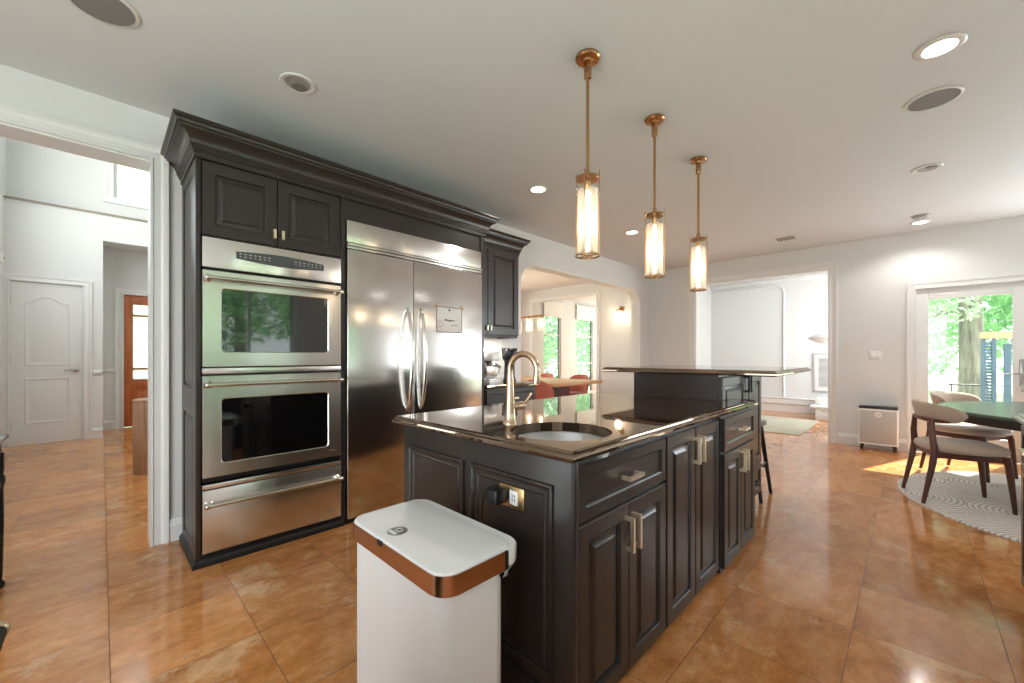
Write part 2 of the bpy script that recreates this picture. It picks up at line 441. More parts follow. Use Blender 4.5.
M['inkline'] = mat('brown_border', srgb(122, 98, 88), 0.8)
M['tape'] = mat('tan_tape', srgb(196, 164, 134), 0.7)
M['pink'] = mat('pink_velvet', srgb(182, 100, 84), 0.75, sheen=0.4, noise=0.1, scale=60)
M['oak'] = wood('oak_table', srgb(176, 126, 78), srgb(206, 160, 108), 4, (0.6, 5, 5), 0.32)
M['pedestalwood'] = wood('pale_fluted_wood', srgb(150, 112, 86), srgb(184, 148, 120), 5, (6, 6, 0.5), 0.45)
M['orangewood'] = wood('orange_stained_wood', srgb(166, 86, 42), srgb(198, 112, 60), 4, (5, 5, 0.4), 0.3)
M['backsplash'] = subway()
M['perf'] = perforated('perforated_panel')
M['leaf'] = mat('green_leaves', srgb(138, 186, 132), 0.5, noise=0.4, scale=3)
M['leafpale'] = mat('overexposed_leaves', srgb(172, 208, 166), 0.5, noise=0.35, scale=3)  # leaf colour lightened to imitate overexposed daylight
M['bark'] = wood('grey_bark', srgb(92, 88, 84), srgb(150, 142, 134), 4, (3, 3, 0.5), 0.9)
M['lawn'] = mat('grass_ground', srgb(190, 198, 170), 0.95, noise=0.25, scale=1.5)
M['deck'] = wood('weathered_deck', srgb(176, 164, 150), srgb(206, 196, 184), 3, (1, 14, 1), 0.7)
M['blueshutter'] = mat('slate_blue_paint', srgb(78, 100, 118), 0.5)
M['iron'] = mat('dark_iron', srgb(40, 44, 44), 0.5)
M['art'] = mat('grey_print', srgb(170, 168, 166), 0.7, noise=0.6, scale=2.2, stretch=(1, 0.4, 9))
M['artframe'] = mat('silver_frame', srgb(186, 184, 182), 0.4)
M['shade'] = mat('white_roller_fabric', srgb(236, 234, 230), 0.85)
M['sage'] = mat('worn_sage_rug', srgb(186, 180, 160), 0.95, noise=0.25, scale=7)
M['espresso_steel'] = mat('machine_steel', (0.68, 0.64, 0.6, 1), 0.22, 1.0)
M['stonetop'] = mat('grey_stone_top', srgb(150, 146, 142), 0.2, noise=0.2, scale=30)
M['nickel'] = mat('satin_nickel', (0.42, 0.40, 0.38, 1), 0.3, 1.0)

# ================================================================== THE SETTING
H = 2.735           # ceiling height
WL, WLB = 3.41, 3.58   # kitchen wall behind the cabinets: front and back face
FX, FXB = 7.08, 7.22   # far wall of the kitchen

mb = MB()
mb.box(-2.05, 7.15, -3.25, 3.50, -0.12, 0)
mb.box(-2.05, 11.15, 3.50, 9.45, -0.12, 0)
mb.box(7.15, 10.45, 0.15, 3.50, -0.12, 0)
struct('floor', mb, M['floor'])
mb = MB()
mb.box(-2.05, FXB, -3.25, WLB, H, H + 0.1)
mb.box(2.80, 11.15, WLB, 7.15, H, H + 0.1)
mb.box(FXB, 10.45, 0.15, 3.58, 2.86, 2.96)
mb.box(-2.05, 2.15, WLB, 9.45, 5.2, 5.3)
struct('ceiling', mb, M['ceiling'])

def wall_hole(mb, axis, a, b, u0, u1, z0, z1, holes):
    """wall slab a..b thick, along u, with rectangular holes (u0,u1,z0,z1)"""
    us = sorted({u0, u1, *[h[0] for h in holes], *[h[1] for h in holes]}); 
    for ua, ub in zip(us, us[1:]):
        hs = [h for h in holes if h[0] <= ua and h[1] >= ub]
        spans = [(z0, z1)]
        if hs: spans = [(z0, hs[0][2]), (hs[0][3], z1)]
        for q0, q1 in spans:
            if q1 - q0 > 1e-4:
                mb.box(ua, ub, a, b, q0, q1) if axis == 'x' else mb.box(a, b, ua, ub, q0, q1)
# kitchen wall with the cased opening to the entrance hall and the rounded arch to the dining room
mb = MB()
mb.box(-2.0, -1.0, WL, WLB, 0, H)
mb.box(-1.0, 0.227, WL, WLB, 2.43, H)
mb.box(0.227, 3.62, WL, WLB, 0, H)
mb.box(6.70, FXB, WL, WLB, 0, H)
ax0, ax1, az, ar = 3.62, 6.70, 2.345, 0.24
poly = [(ax0, H), (ax0, az - ar)] + [(ax0 + ar - ar * math.cos(R(a)), az - ar + ar * math.sin(R(a))) for a in range(10, 91, 10)]
poly += [(ax1 - ar + ar * math.sin(R(a)), az - ar + ar * math.cos(R(a))) for a in range(0, 91, 10)] + [(ax1, H)]
mb.prism(poly, 'y', WL, WLB)
struct('wall_left', mb, M['wall'], smooth=30)
# far wall: opening to the living room, glass door
mb = MB()
mb.box(FX, FXB, 2.60, WL, 0, H)
mb.box(FX, FXB, 0.80, 2.60, 2.40, H)
mb.box(FX, FXB, -0.055, 0.80, 0, H)
mb.box(FX, FXB, -1.02, -0.055, 2.02, H)
wall_hole(mb, 'y', FX, FXB, -3.2, -1.02, 0, H, [(-2.95, -1.35, 0.6, 2.4)])
struct('wall_far', mb, M['wall'])
mb = MB(); wall_hole(mb, 'x', -1.32, -1.2, -2.0, 3.4, 0, H, [(0.30, 2.14, 1.05, 2.2)])
mb.box(3.28, 3.4, -3.2, -1.32, 0, H)
struct('wall_right', mb, M['wall'])
mb = MB(); mb.box(3.4, FX, -3.22, -3.1, 0, H)
struct('wall_nook', mb, M['wall'])
mb = MB(); wall_hole(mb, 'y', -2.02, -1.9, -1.2, WL, 0, H, [(-0.75, 1.95, 0.05, 2.3)])
struct('wall_rear', mb, M['wall'])

# entrance hall beyond the cased opening
mb = MB(); wall_hole(mb, 'y', -1.04, -0.90, WLB, 8.74, 0, 5.2, [(4.7, 7.7, 2.3, 4.9)])
struct('wall_foyer_left', mb, M['wall'])
mb = MB()
wall_hole(mb, 'x', 8.45, 8.60, -0.95, 0.015, 0, 3.27, [(-0.846, -0.189, 0, 2.192)])
mb.box(0.015, 2.0, 8.45, 8.60, 2.89, 3.27)
wall_hole(mb, 'x', 8.62, 8.74, -0.95, 2.0, 3.245, 5.2, [(0.13, 1.1, 3.60, 4.75)])
mb.box(-0.13, 0.015, 8.60, 9.30, 0, 3.0)
mb.box(0.015, 2.0, 8.60, 9.42, 2.95, 3.1)
wall_hole(mb, 'x', 9.30, 9.42, -0.13, 2.0, 0, 3.0, [(0.261, 1.139, 0, 2.212)])
struct('wall_foyer_back', mb, M['wall'])
mb = MB(); mb.box(2.0, 2.12, WLB, 9.42, 0, 5.2)
struct('wall_foyer_right', mb, M['wall'])
mb = MB(); mb.box(-1.0, 2.0, WL + 0.05, WLB, H + 0.1, 5.2)
struct('wall_foyer_front', mb, M['wall'])
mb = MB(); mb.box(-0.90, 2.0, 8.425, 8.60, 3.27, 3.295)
struct('trim_1', mb, mat('ledge_shadow_tone', srgb(150, 138, 124), 0.5))  # darker strip, its colour standing for the shadow line at the ledge

# dining room and sunroom
mb = MB(); mb.box(2.85, 2.97, WLB, 7.0, 0, H); struct('wall_dining_left', mb, M['wall'])
mb = MB(); wall_hole(mb, 'x', 7.0, 7.12, 2.85, 7.2, 0, H, [(3.7, 6.3, 0.45, 2.45)]); struct('wall_dining_back', mb, M['wall'])
mb = MB(); wall_hole(mb, 'y', 7.2, 7.34, WLB, 7.0, 0, H, [(4.62, 6.40, 0, 2.46)]); struct('wall_dining_far', mb, M['wall'])
W1 = (8.08, 8.82); W2 = (9.52, 10.40)
mb = MB(); wall_hole(mb, 'x', 6.8, 6.92, 7.34, 11.1, 0, H, [(W1[0], W1[1], 0.1, 2.30), (W2[0], W2[1], 0.1, 2.30)])
struct('wall_sunroom', mb, M['wall'])
mb = MB(); wall_hole(mb, 'y', 11.0, 11.1, WLB, 6.8, 0, H, [(4.0, 6.4, 0.5, 2.5)]); struct('wall_sunroom_far', mb, M['wall'])
# living room
mb = MB(); mb.box(10.3, 10.42, 0.3, WL, 0, 2.9); struct('wall_living_far', mb, M['wall'])
mb = MB(); wall_hole(mb, 'x', 0.18, 0.30, FXB, 10.42, 0, 2.9, [(8.1, 9.95, 0.6, 2.5)]); struct('wall_living_right', mb, M['wall'])
mb = MB(); mb.box(FXB, 11.1, WL, WLB, 0, 2.9); struct('wall_living_left', mb, M['wall'])

# ---- casings
CAS = [(0, 0), (0.022, 0), (0.022, 0.012), (0.016, 0.018), (0.014, 0.050), (0.022, 0.060), (0.026, 0.072), (0.026, 0.088), (0, 0.088)]  # (proud, away from the opening)
def casing(mb, plane, face, sgn, u0, u1, z1, z0=0.0, w=0.088):
    """moulded casing round an opening u0..u1, top z1, on plane x or y = face, proud in direction sgn"""
    k = w / 0.088
    path = [(u0, z0), (u0, z1), (u1, z1), (u1, z0)]
    loops = []
    for i, (u, z) in enumerate(path):
        lp = []
        for d, a in CAS:
            a *= k
            uu = u - a if i < 2 else u + a
            zz = z + a if i in (1, 2) else z
            lp.append((face + sgn * d, uu, zz) if plane == 'x' else (uu, face + sgn * d, zz))
        loops.append(lp)
    mb.loft(loops)
mb = MB(); casing(mb, 'y', WL, -1, -1.0, 0.215, 2.43, 0, 0.088)
mb.box(-1.0, 0.2265, WL - 0.002, WLB + 0.02, 2.418, 2.43); mb.box(0.215, 0.2269, WL - 0.002, WLB + 0.02, 0, 2.418); mb.box(-1.0, -0.988, WL - 0.002, WLB + 0.02, 0, 2.418)
struct('trim_2', mb, M['trim'])
mb = MB(); casing(mb, 'x', FX, -1, 0.80, 2.60, 2.40, 0, 0.095)
mb.box(FX - 0.002, FXB + 0.02, 0.80, 0.812, 0, 2.39); mb.box(FX - 0.002, FXB + 0.02, 2.588, 2.60, 0, 2.39); mb.box(FX - 0.002, FXB + 0.02, 0.80, 2.60, 2.388, 2.40)
struct('trim_3', mb, M['trim'])
mb = MB(); casing(mb, 'x', FX, -1, -1.02, -0.055, 2.02, 0, 0.085); struct('trim_4', mb, M['trim'])
mb = MB(); casing(mb, 'y', 8.45, -1, -0.855, -0.18, 2.20, 0, 0.085); struct('trim_5', mb, M['trim'])
mb = MB(); casing(mb, 'y', 9.30, -1, 0.25, 1.15, 2.22, 0, 0.10); struct('trim_6', mb, M['trim'])
mb = MB(); casing(mb, 'x', 7.2, -1, 4.62, 6.40, 2.46, 0, 0.07); struct('trim_7', mb, M['trim'])
mb = MB(); casing(mb, 'y', 8.62, -1, 0.13, 1.1, 4.75, 3.60, 0.10); mb.box(0.02, 1.2, 8.59, 8.62, 3.51, 3.60, 0.006); struct('trim_8', mb, M['trim'])
# plaster frame and cornice line on the living room wall
mb = MB()
pts = [(10.29, 3.3, 2.70), (10.29, 2.09, 2.70)] + [(10.29, 2.09 - 0.16 * math.sin(R(a)), 2.54 + 0.16 * math.cos(R(a))) for a in range(15, 91, 15)] + [(10.29, 1.93, 0.32)]
mb.tube(pts, 0.022, 8); mb.box(10.22, 10.3, 0.3, WL, 2.78, 2.86, 0.02)
struct('trim_9', mb, M['trim'])
mb = MB(); mb.box(-0.09, 0.012, 8.425, 8.45, 0.93, 0.985, 0.008); mb.box(0.012, 0.15, 9.275, 9.30, 0.93, 0.985, 0.008); struct('trim_10', mb, M['trim'])

# ---- baseboards
BB = [(0, 0), (0.018, 0), (0.018, 0.095), (0.024, 0.10), (0.024, 0.112), (0.014, 0.125), (0.010, 0.145), (0, 0.148)]
mb = MB(); mb.sweep([(0.303, WL), (0.372, WL)], BB); mb.sweep([(6.70, WL), (FX, WL), (FX, 2.695)], BB); struct('baseboard_left', mb, M['trim'])
mb = MB(); mb.sweep([(FX, 0.705), (FX, 0.03)], BB); mb.sweep([(FX, -1.105), (FX, -3.1), (3.4, -3.1)], BB); struct('baseboard_far', mb, M['trim'])
mb = MB(); mb.sweep([(-0.095, 8.45), (0.015, 8.45)], BB); mb.sweep([(0.015, 9.3), (0.15, 9.3)], BB); struct('baseboard_foyer', mb, M['trim'])
mb = MB(); mb.sweep([(7.2, 4.55), (7.2, WLB)], BB); mb.sweep([(7.34, 6.8), (11.0, 6.8)], BB); struct('baseboard_dining', mb, M['trim'])
mb = MB(); mb.sweep([(10.3, WL), (10.3, 0.3)], [(0, 0), (0.02, 0), (0.02, 0.16), (0.05, 0.17), (0.05, 0.27), (0.06, 0.28), (0.06, 0.30), (0, 0.30)]); struct('baseboard_living', mb, M['trim'])
# white tiled splashback between counter and wall cabinet
mb = MB(); mb.box(2.56, 3.30, WL - 0.010, WL, 0.93, 1.42); struct('trim_11', mb, M['backsplash'])

# ---- windows
def window(n, axis, a, b, u0, u1, z0, z1, rails=(), stiles=(), fw=0.045):
    f = MB()
    def bx(ua, ub, za, zb, p=0.0): f.box(ua, ub, a + p, b - p, za, zb, 0.004) if axis == 'x' else f.box(a + p, b - p, ua, ub, za, zb, 0.004)
    bx(u0, u0 + fw, z0, z1); bx(u1 - fw, u1, z0, z1); bx(u0 + fw, u1 - fw, z0, z0 + fw); bx(u0 + fw, u1 - fw, z1 - fw, z1)
    for z in rails: bx(u0 + fw, u1 - fw, z - 0.022, z + 0.022, 0.01)
    for u in stiles: bx(u - 0.02, u + 0.02, z0 + fw, z1 - fw, 0.012)
    o = f.build('window_%d' % n, M['trim']); o['kind'] = 'structure'; BASE[o] = Vector((0, 0, 0))
    g = MB(); m = (a + b) / 2
    g.box(u0 + fw, u1 - fw, m - 0.003, m + 0.003, z0 + fw, z1 - fw) if axis == 'x' else g.box(m - 0.003, m + 0.003, u0 + fw, u1 - fw, z0 + fw, z1 - fw)
    g.build('glass_pane', M['pane'], o, 0)
    return o
window(1, 'x', -1.30, -1.24, 0.30, 2.14, 1.05, 2.2, stiles=(0.92, 1.53))
window(2, 'y', FX + 0.04, FX + 0.10, -2.95, -1.35, 0.6, 2.4, stiles=(-2.15,))  # unseen window, added to house the nook fill lamp
window(3, 'y', -2.00, -1.94, -0.75, 1.95, 0.05, 2.3, stiles=(0.6,))
window(4, 'x', 8.65, 8.71, 0.13, 1.1, 3.60, 4.75)
window(5, 'y', -1.0, -0.94, 4.7, 7.7, 2.3, 4.9, stiles=(5.7, 6.7))  # unseen window, put in the left hall wall for its fill lamp
window(6, 'x', 7.03, 7.09, 3.7, 6.3, 0.45, 2.45, stiles=(5.0,))
window(7, 'x', 6.83, 6.89, W1[0], W1[1], 0.1, 2.30, rails=(1.76, 0.98))
window(8, 'x', 6.83, 6.89, W2[0], W2[1], 0.1, 2.30, rails=(1.76, 0.98))
window(9, 'y', 11.02, 11.08, 4.0, 6.4, 0.5, 2.5, stiles=(5.2,))  # unseen window, there to house the sunroom fill lamp
window(10, 'x', 0.21, 0.27, 8.1, 9.95, 0.6, 2.5, stiles=(9.0,))

# ---- doors
# glass door in the far wall: stiles and rails, pane, latch
mb = MB()
dy0, dy1, dz1 = -1.0195, -0.0555, 2.0195
mb.box(FX + 0.02, FX + 0.065, dy0, -0.815, 0.01, dz1, 0.004); mb.box(FX + 0.02, FX + 0.065, -0.160, dy1, 0.01, dz1, 0.004)
mb.box(FX + 0.02, FX + 0.065, -0.815, -0.160, 1.885, dz1, 0.004); mb.box(FX + 0.02, FX + 0.065, -0.815, -0.160, 0.01, 0.25, 0.004)
d1 = mb.build('door_1', M['trim']); d1['kind'] = 'structure'; BASE[d1] = Vector((0, 0, 0))
mb = MB(); mb.box(FX + 0.039, FX + 0.046, -0.815, -0.160, 0.25, 1.885); mb.build('glass_pane', M['pane'], d1, 0)
mb = MB(); mb.box(FX + 0.008, FX + 0.02, -0.895, -0.858, 0.86, 1.16, 0.006)
mb.cyl((FX + 0.012, -0.876, 1.0), (FX - 0.045, -0.876, 1.0), 0.011); mb.tube([(FX - 0.04, -0.876, 1.0), (FX - 0.042, -0.82, 1.002), (FX - 0.036, -0.74, 0.992)], [0.011, 0.009, 0.007])
mb.cyl((FX + 0.01, -0.876, 0.90), (FX - 0.012, -0.876, 0.90), 0.02)
mb.build('door_handle', M['nickel'], d1)
mb = MB(); mb.lathe((FX - 0.02, -0.876, 0.90), [(0.008, 0), (0.020, 0.008), (0.020, 0.016), (0.004, 0.02)], 12); mb.box(FX - 0.018, FX - 0.014, -0.884, -0.868, 0.80, 0.885, 0.001)
mb.build('key', M['nickel'], d1)
# white two-panel door in the entrance hall, arched top panel
mb = MB()
u0, u1, yf = -0.845, -0.190, 8.47
mb.box(u0, u1, yf, yf + 0.04, 0.001, 2.19)
def arch_ring(x0, x1, z0, zs, rise, y):
    n = 14; pts = [(x0, y, z0), (x1, y, z0)]
    for k in range(n + 1):
        t = 1 - 2 * k / n
        pts.append(((x0 + x1) / 2 + (x1 - x0) / 2 * t, y, zs + rise * (0.5 + 0.5 * math.cos(math.pi * t))))
    return pts
for (z0, zs, rise) in ((1.06, 1.93, 0.09), (0.27, 0.90, 0.0)):
    mb.loft([arch_ring(u0 + 0.115 + i, u1 - 0.115 - i, z0 + i, zs - i, rise, yf + d) for i, d in ((0, 0.001), (0.006, 0.0), (0.014, -0.009), (0.026, -0.003), (0.05, 0.0), (0.06, -0.001))], True, True)
d2 = mb.build('door_2', M['trim'], None, 30); d2['kind'] = 'structure'; BASE[d2] = Vector((0, 0, 0))
mb = MB(); mb.lathe((-0.255, yf, 1.0), [(0.032, 0), (0.032, -0.012), (0.014, -0.018), (0.013, -0.05)], 16, axis=(0, 1, 0)); mb.tube([(-0.255, yf - 0.045, 1.0), (-0.30, yf - 0.05, 1.005), (-0.37, yf - 0.042, 0.997)], [0.015, 0.013, 0.009])
mb.build('door_handle', M['nickel'], d2)
for z in (0.25, 1.15, 1.95):
    mb = MB(); mb.cyl((-0.851, yf - 0.006, z - 0.05), (-0.851, yf - 0.006, z + 0.05), 0.008, seg=8); mb.build('hinge', M['nickel'], d2)
# orange stained front door with frosted lights
mb = MB()
a0, a1, yd = 0.262, 1.138, 9.33
for xa, xb, za, zb in ((a0, a0 + 0.11, 0.01, 2.21), (a1 - 0.11, a1, 0.01, 2.21), (a0 + 0.11, a1 - 0.11, 2.06, 2.21), (a0 + 0.11, a1 - 0.11, 1.86, 1.89), (a0 + 0.11, a1 - 0.11, 0.96, 0.99), (a0 + 0.11, a1 - 0.11, 0.66, 0.80), (a0 + 0.11, a1 - 0.11, 0.01, 0.22)):
    mb.box(xa, xb, yd, yd + 0.045, za, zb, 0.003)
mb.relief((a0 + 0.11, yd + 0.02, 0.22), X_, Z_, -Y_, a1 - a0 - 0.22, 0.44, [(0, 0), (0.01, -0.006), (0.05, -0.006), (0.09, 0.008)])
d3 = mb.build('door_3', M['orangewood'], None, 30); d3['kind'] = 'structure'; BASE[d3] = Vector((0, 0, 0))
mb = MB(); mb.box(a0 + 0.11, a1 - 0.11, yd + 0.02, yd + 0.026, 0.80, 2.06); mb.build('glass_pane', M['frostpane'], d3, 0)

# ================================================================== CABINETRY HELPERS
def raised_door(name, O, U, V, N, w, h, parent, t=0.02, fr=0.055, m=None):
    mb = MB()
    mb.relief(O, U, V, N, w, h, [(0, 0), (0, t - 0.003), (0.003, t), (fr, t), (fr + 0.004, t - 0.003), (fr + 0.007, t - 0.013), (fr + 0.014, t - 0.013), (fr + 0.036, t - 0.003), (fr + 0.039, t - 0.001)])
    return mb.build(name, m or M['cab'], parent, 25)
def drawer_front(name, O, U, V, N, w, h, parent, t=0.02, fr=0.04):
    mb = MB()
    mb.relief(O, U, V, N, w, h, [(0, 0), (0, t - 0.003), (0.003, t), (fr, t), (fr + 0.006, t - 0.004), (fr + 0.009, t - 0.009), (fr + 0.012, t - 0.009)])
    return mb.build(name, M['cab'], parent, 25)
def pull(parent, c, along, N, L, proud=0.036, t=0.0135, m=None, name='handle'):
    """square bar pull: two posts and a bar, c on the door face"""
    c, a, n = Vector(c), Vector(along), Vector(N); s = a.cross(n)
    mb = MB()
    def bar(p, q, half):
        d = (q - p).normalized(); u = s; v = d.cross(u).normalized()
        mb.loft([[pp + u * half * i + v * half * j for i, j in ((1, 1), (-1, 1), (-1, -1), (1, -1))] for pp in (p, q)])
    bar(c - a * L / 2 + n * (proud - t / 2), c + a * L / 2 + n * (proud - t / 2), t / 2)
    for k in (-1, 1): bar(c + a * k * (L / 2 - t / 2) - n * 0.002, c + a * k * (L / 2 - t / 2) + n * (proud - t), t / 2)
    return mb.build(name, m or M['gold'], parent, 30)
CROWN = [(0, 2.318), (0.008, 2.318), (0.008, 2.346), (0.014, 2.349), (0.014, 2.357), (0.019, 2.360), (0.019, 2.367), (0.024, 2.370), (0.024, 2.377), (0.029, 2.380), (0.031, 2.394), (0.040, 2.416), (0.056, 2.434), (0.078, 2.444), (0.080, 2.455), (0.090, 2.458), (0.094, 2.470), (0.104, 2.478), (0.108, 2.482), (0.108, 2.496), (0, 2.496)]

# ================================================================== TALL CABINET ROUND OVENS AND REFRIGERATOR
t = thing('tall_cabinet', 'tall espresso cabinet wall housing the ovens and refrigerator, with heavy crown', 'cabinet', (1.45, 3.1, 0))
mb = MB()
mb.box(0.384, 0.394, 2.872, WL - 0.002, 0.0, 2.34)
mb.box(1.185, 1.217, 2.862, WL - 0.002, 0.0, 2.34)
mb.box(2.49, 2.53, 2.862, WL - 0.002, 0.0, 2.34)
mb.box(0.394, 1.185, 2.885, WL - 0.002, 1.885, 2.34)
mb.box(1.217, 2.49, 2.872, WL - 0.002, 2.172, 2.34)
mb.build('carcass', M['cab'], t, 30)
for z0, z1, nm in ((0.0, 0.93, 'side_panel'), (0.93, 2.34, 'side_panel')):
    mb = MB(); fr = 0.075
    mb.relief((0.384, 2.872, z0), Y_, Z_, -X_, WL - 0.004 - 2.872, z1 - z0, [(0, 0), (0, 0.014), (fr, 0.014), (fr + 0.006, 0.010), (fr + 0.010, 0.004), (fr + 0.022, 0.004), (fr + 0.045, 0.011), (fr + 0.05, 0.011)])
    mb.build(nm, M['cab'], t, 25)
mb = MB(); mb.box(0.370, 0.394, 2.858, 2.872, 0.06, 2.34, 0.002); mb.build('front_stile', M['cab'], t)
d = raised_door('door', (0.398, 2.885, 1.893), X_, Z_, -Y_, 0.386, 0.42, t, fr=0.062); pull(d, (0.765, 2.865, 1.965), Z_, -Y_, 0.055, 0.028, 0.015, name='knob')
d = raised_door('door', (0.788, 2.885, 1.893), X_, Z_, -Y_, 0.394, 0.42, t, fr=0.062); pull(d, (0.812, 2.865, 1.965), Z_, -Y_, 0.055, 0.028, 0.015, name='knob')
mb = MB(); mb.sweep([(0.370, WL - 0.003), (0.370, 2.858), (2.532, 2.858), (2.532, 3.08)], CROWN); mb.build('crown_moulding', M['cab'], t, 25)
mb = MB(); mb.box(0.394, 1.185, 2.868, 3.0, 0.0, 0.062); mb.build('kick_board', M['black'], t)
mb = MB(); mb.sweep([(0.370, WL - 0.003), (0.370, 2.862), (1.2, 2.862)], [(0, 0), (0.016, 0), (0.016, 0.022), (0.008, 0.034), (0.0, 0.042)]); mb.build('plinth', M['black'], t)

# ---- double oven
t = thing('double_oven', 'stainless steel double wall oven with control panel above two glass doors', 'oven', (0.79, 3.1, 0.47))
ox0, ox1, oy = 0.399, 1.181, 2.848
mb = MB(); mb.box(0.41, 1.17, 2.886, 3.36, 0.475, 1.875); mb.build('body', M['black'], t)
mb = MB(); mb.box(ox0, ox1, oy, 2.884, 1.706, 1.878, 0.003); cp = mb.build('control_panel', M['steel'], t)
mb = MB(); n = 12; xa, xb, zc = 0.560, 1.062, 1.797
top = [(xa + (xb - xa) * k / n, zc + 0.020 + 0.016 * math.sin(math.pi * k / n)) for k in range(n + 1)]
bot = [(xb - (xb - xa) * k / n, zc - 0.020 - 0.016 * math.sin(math.pi * k / n)) for k in range(n + 1)]
mb.prism(top + bot, 'y', oy - 0.003, oy + 0.001); dp = mb.build('display', M['ovenpanel'], cp, 30)
for side in (range(0, 7), range(12, 19)):
    mb = MB()
    for k in side:
        x = xa + 0.022 + k * 0.0254
        for zz, hw in ((zc + 0.010, 0.006), (zc - 0.006, 0.005 if k % 3 else 0.003)):
            mb.box(x - hw, x + hw, oy - 0.0038, oy - 0.0028, zz - 0.0018, zz + 0.0018)
    mb.build('markings', M['mark'], dp, 0)
def oven_door(z0, z1, w0, w1, zh):
    mb = MB()
    # frame with a rounded window cut-out: ring loft
    wx0, wx1 = 0.490, 1.092
    outer = []; r = 0.022
    inner = [(p[0], p[1]) for p in rrect((wx0 + wx1) / 2, (w0 + w1) / 2, wx1 - wx0, w1 - w0, r, 0)]
    cx, cz = (wx0 + wx1) / 2, (w0 + w1) / 2
    rect = [(p[0], p[1]) for p in rrect((ox0 + ox1) / 2, (z0 + z1) / 2, ox1 - ox0, z1 - z0, 0.004, 0)]
    L = lambda pts, y, s=0.0: [(p[0] + (s if p[0] < cx else -s), y, p[1] + (s if p[1] < cz else -s)) for p in pts]
    mb.loft([L(rect, 2.884), L(rect, oy + 0.004), L(rect, oy, 0.003), L(inner, oy, -0.004), L(inner, oy + 0.004), L(inner, oy + 0.016)], False, False)
    dr = mb.build('oven_door', M['steel'], t, 30)
    mb = MB(); mb.loft([L(inner, oy + 0.006, -0.002), L(inner, oy + 0.014, -0.002)]); mb.build('window', M['ovenglass'], dr)
    mb = MB(); hy_ = oy - 0.052
    mb.tube([(ox0 + 0.016, hy_, zh), (ox1 - 0.016, hy_, zh)], 0.0115, 16)
    for x in (ox0 + 0.030, ox1 - 0.030):
        mb.lathe((x, oy + 0.001, zh), [(0.021, 0), (0.021, 0.006), (0.013, 0.014), (0.013, 0.048)], 16, axis=(0, -1, 0))
        mb.sphere((x + (-0.014 if x < 0.7 else 0.014), hy_, zh), 0.0165, (0.8, 1, 1), 14, 8)
    mb.build('handle', M['chrome'], dr)
    return dr
oven_door(1.135, 1.690, 1.222, 1.588, 1.640)
dr = oven_door(0.500, 1.084, 0.578, 0.948, 1.034)
mb = MB(); mb.box(ox0 + 0.70, ox0 + 0.745, oy - 0.0012, oy + 0.001, 0.545, 0.551); mb.build('nameplate', M['greydisc'], dr)
mb = MB(); mb.box(ox0, ox1, oy + 0.004, 2.884, 1.094, 1.128, 0.002); mb.build('vent_trim', M['steel'], t)
mb = MB()
for k in range(30): mb.box(0.43 + k * 0.024, 0.446 + k * 0.024, oy + 0.012, oy + 0.02, 0.480, 0.490)
mb.box(ox0, ox1, oy + 0.018, 2.884, 0.474, 0.498); mb.build('vent_grille', M['blackp'], t)

# ---- warming drawer
t = thing('warming_drawer', 'stainless steel warming drawer with bar handle, below the double oven', 'drawer', (0.79, 3.1, 0.063))
mb = MB(); mb.box(0.41, 1.17, 2.886, 3.36, 0.064, 0.462); mb.build('body', M['black'], t)
mb = MB(); mb.box(ox0, ox1, oy + 0.004, 2.884, 0.436, 0.462, 0.002); mb.build('top_trim', M['steel'], t)
mb = MB(); mb.box(ox0, ox1, oy, 2.884, 0.074, 0.430, 0.003); f = mb.build('drawer_front', M['steel'], t)
mb = MB(); zh = 0.352; hy_ = oy - 0.05
mb.tube([(ox0 + 0.016, hy_, zh), (ox1 - 0.016, hy_, zh)], 0.0115, 16)
for x in (ox0 + 0.030, ox1 - 0.030):
    mb.lathe((x, oy + 0.001, zh), [(0.021, 0), (0.021, 0.006), (0.013, 0.014), (0.013, 0.046)], 16, axis=(0, -1, 0))
    mb.sphere((x + (-0.014 if x < 0.7 else 0.014), hy_, zh), 0.0165, (0.8, 1, 1), 14, 8)
mb.build('handle', M['chrome'], f)
mb = MB(); mb.box(ox0 + 0.70, ox0 + 0.745, oy - 0.0012, oy + 0.001, 0.125, 0.130); mb.build('nameplate', M['greydisc'], f)

# ---- refrigerator
t = thing('refrigerator', 'wide stainless steel built-in refrigerator with two doors and curved handles', 'refrigerator', (1.85, 3.1, 0))
fx0, fx1, fy, fs = 1.223, 2.484, 2.838, 1.759
mb = MB(); mb.box(fx0 + 0.004, fx1 - 0.004, 2.892, 3.38, 0.02, 2.165); mb.box(fx0 + 0.01, fx1 - 0.01, 2.90, 2.92, 0.0, 0.09); mb.build('body', M['blackp'], t)
mb = MB(); mb.box(fx0, fx1, fy + 0.012, 2.89, 2.012, 2.166, 0.003); mb.build('top_grille', M['steel'], t)
mb = MB(); mb.box(fx0, fx1, fy - 0.004, 2.89, 1.988, 2.006, 0.003); mb.box(fx0, fx1, fy + 0.006, 2.89, 1.966, 1.984, 0.003); mb.build('trim_strip', M['steel'], t)
for xa, xb, xh in ((fx0, fs - 0.002, 1.700), (fs + 0.002, fx1, 1.822)):
    mb = MB(); mb.box(xa, xb, fy, 2.888, 0.036, 1.958, 0.004, 3); dd = mb.build('door', M['steelv'], t)
    mb = MB(); pts = []; rr = []
    for k in range(25):
        a = k / 24; z = 0.775 + a * 0.80
        pts.append((xh, fy + 0.004 - 0.075 * math.sin(math.pi * a) ** 0.55, z)); rr.append(0.0135 + 0.003 * math.sin(math.pi * a))
    mb.tube(pts, rr, 14); mb.build('handle', M['chrome'], dd)
    lt = None
mb = MB(); mb.box(fx0, fx1, 2.862, 2.89, 0.0, 0.030, 0.002); mb.build('kick_plate', M['blackp'], t)

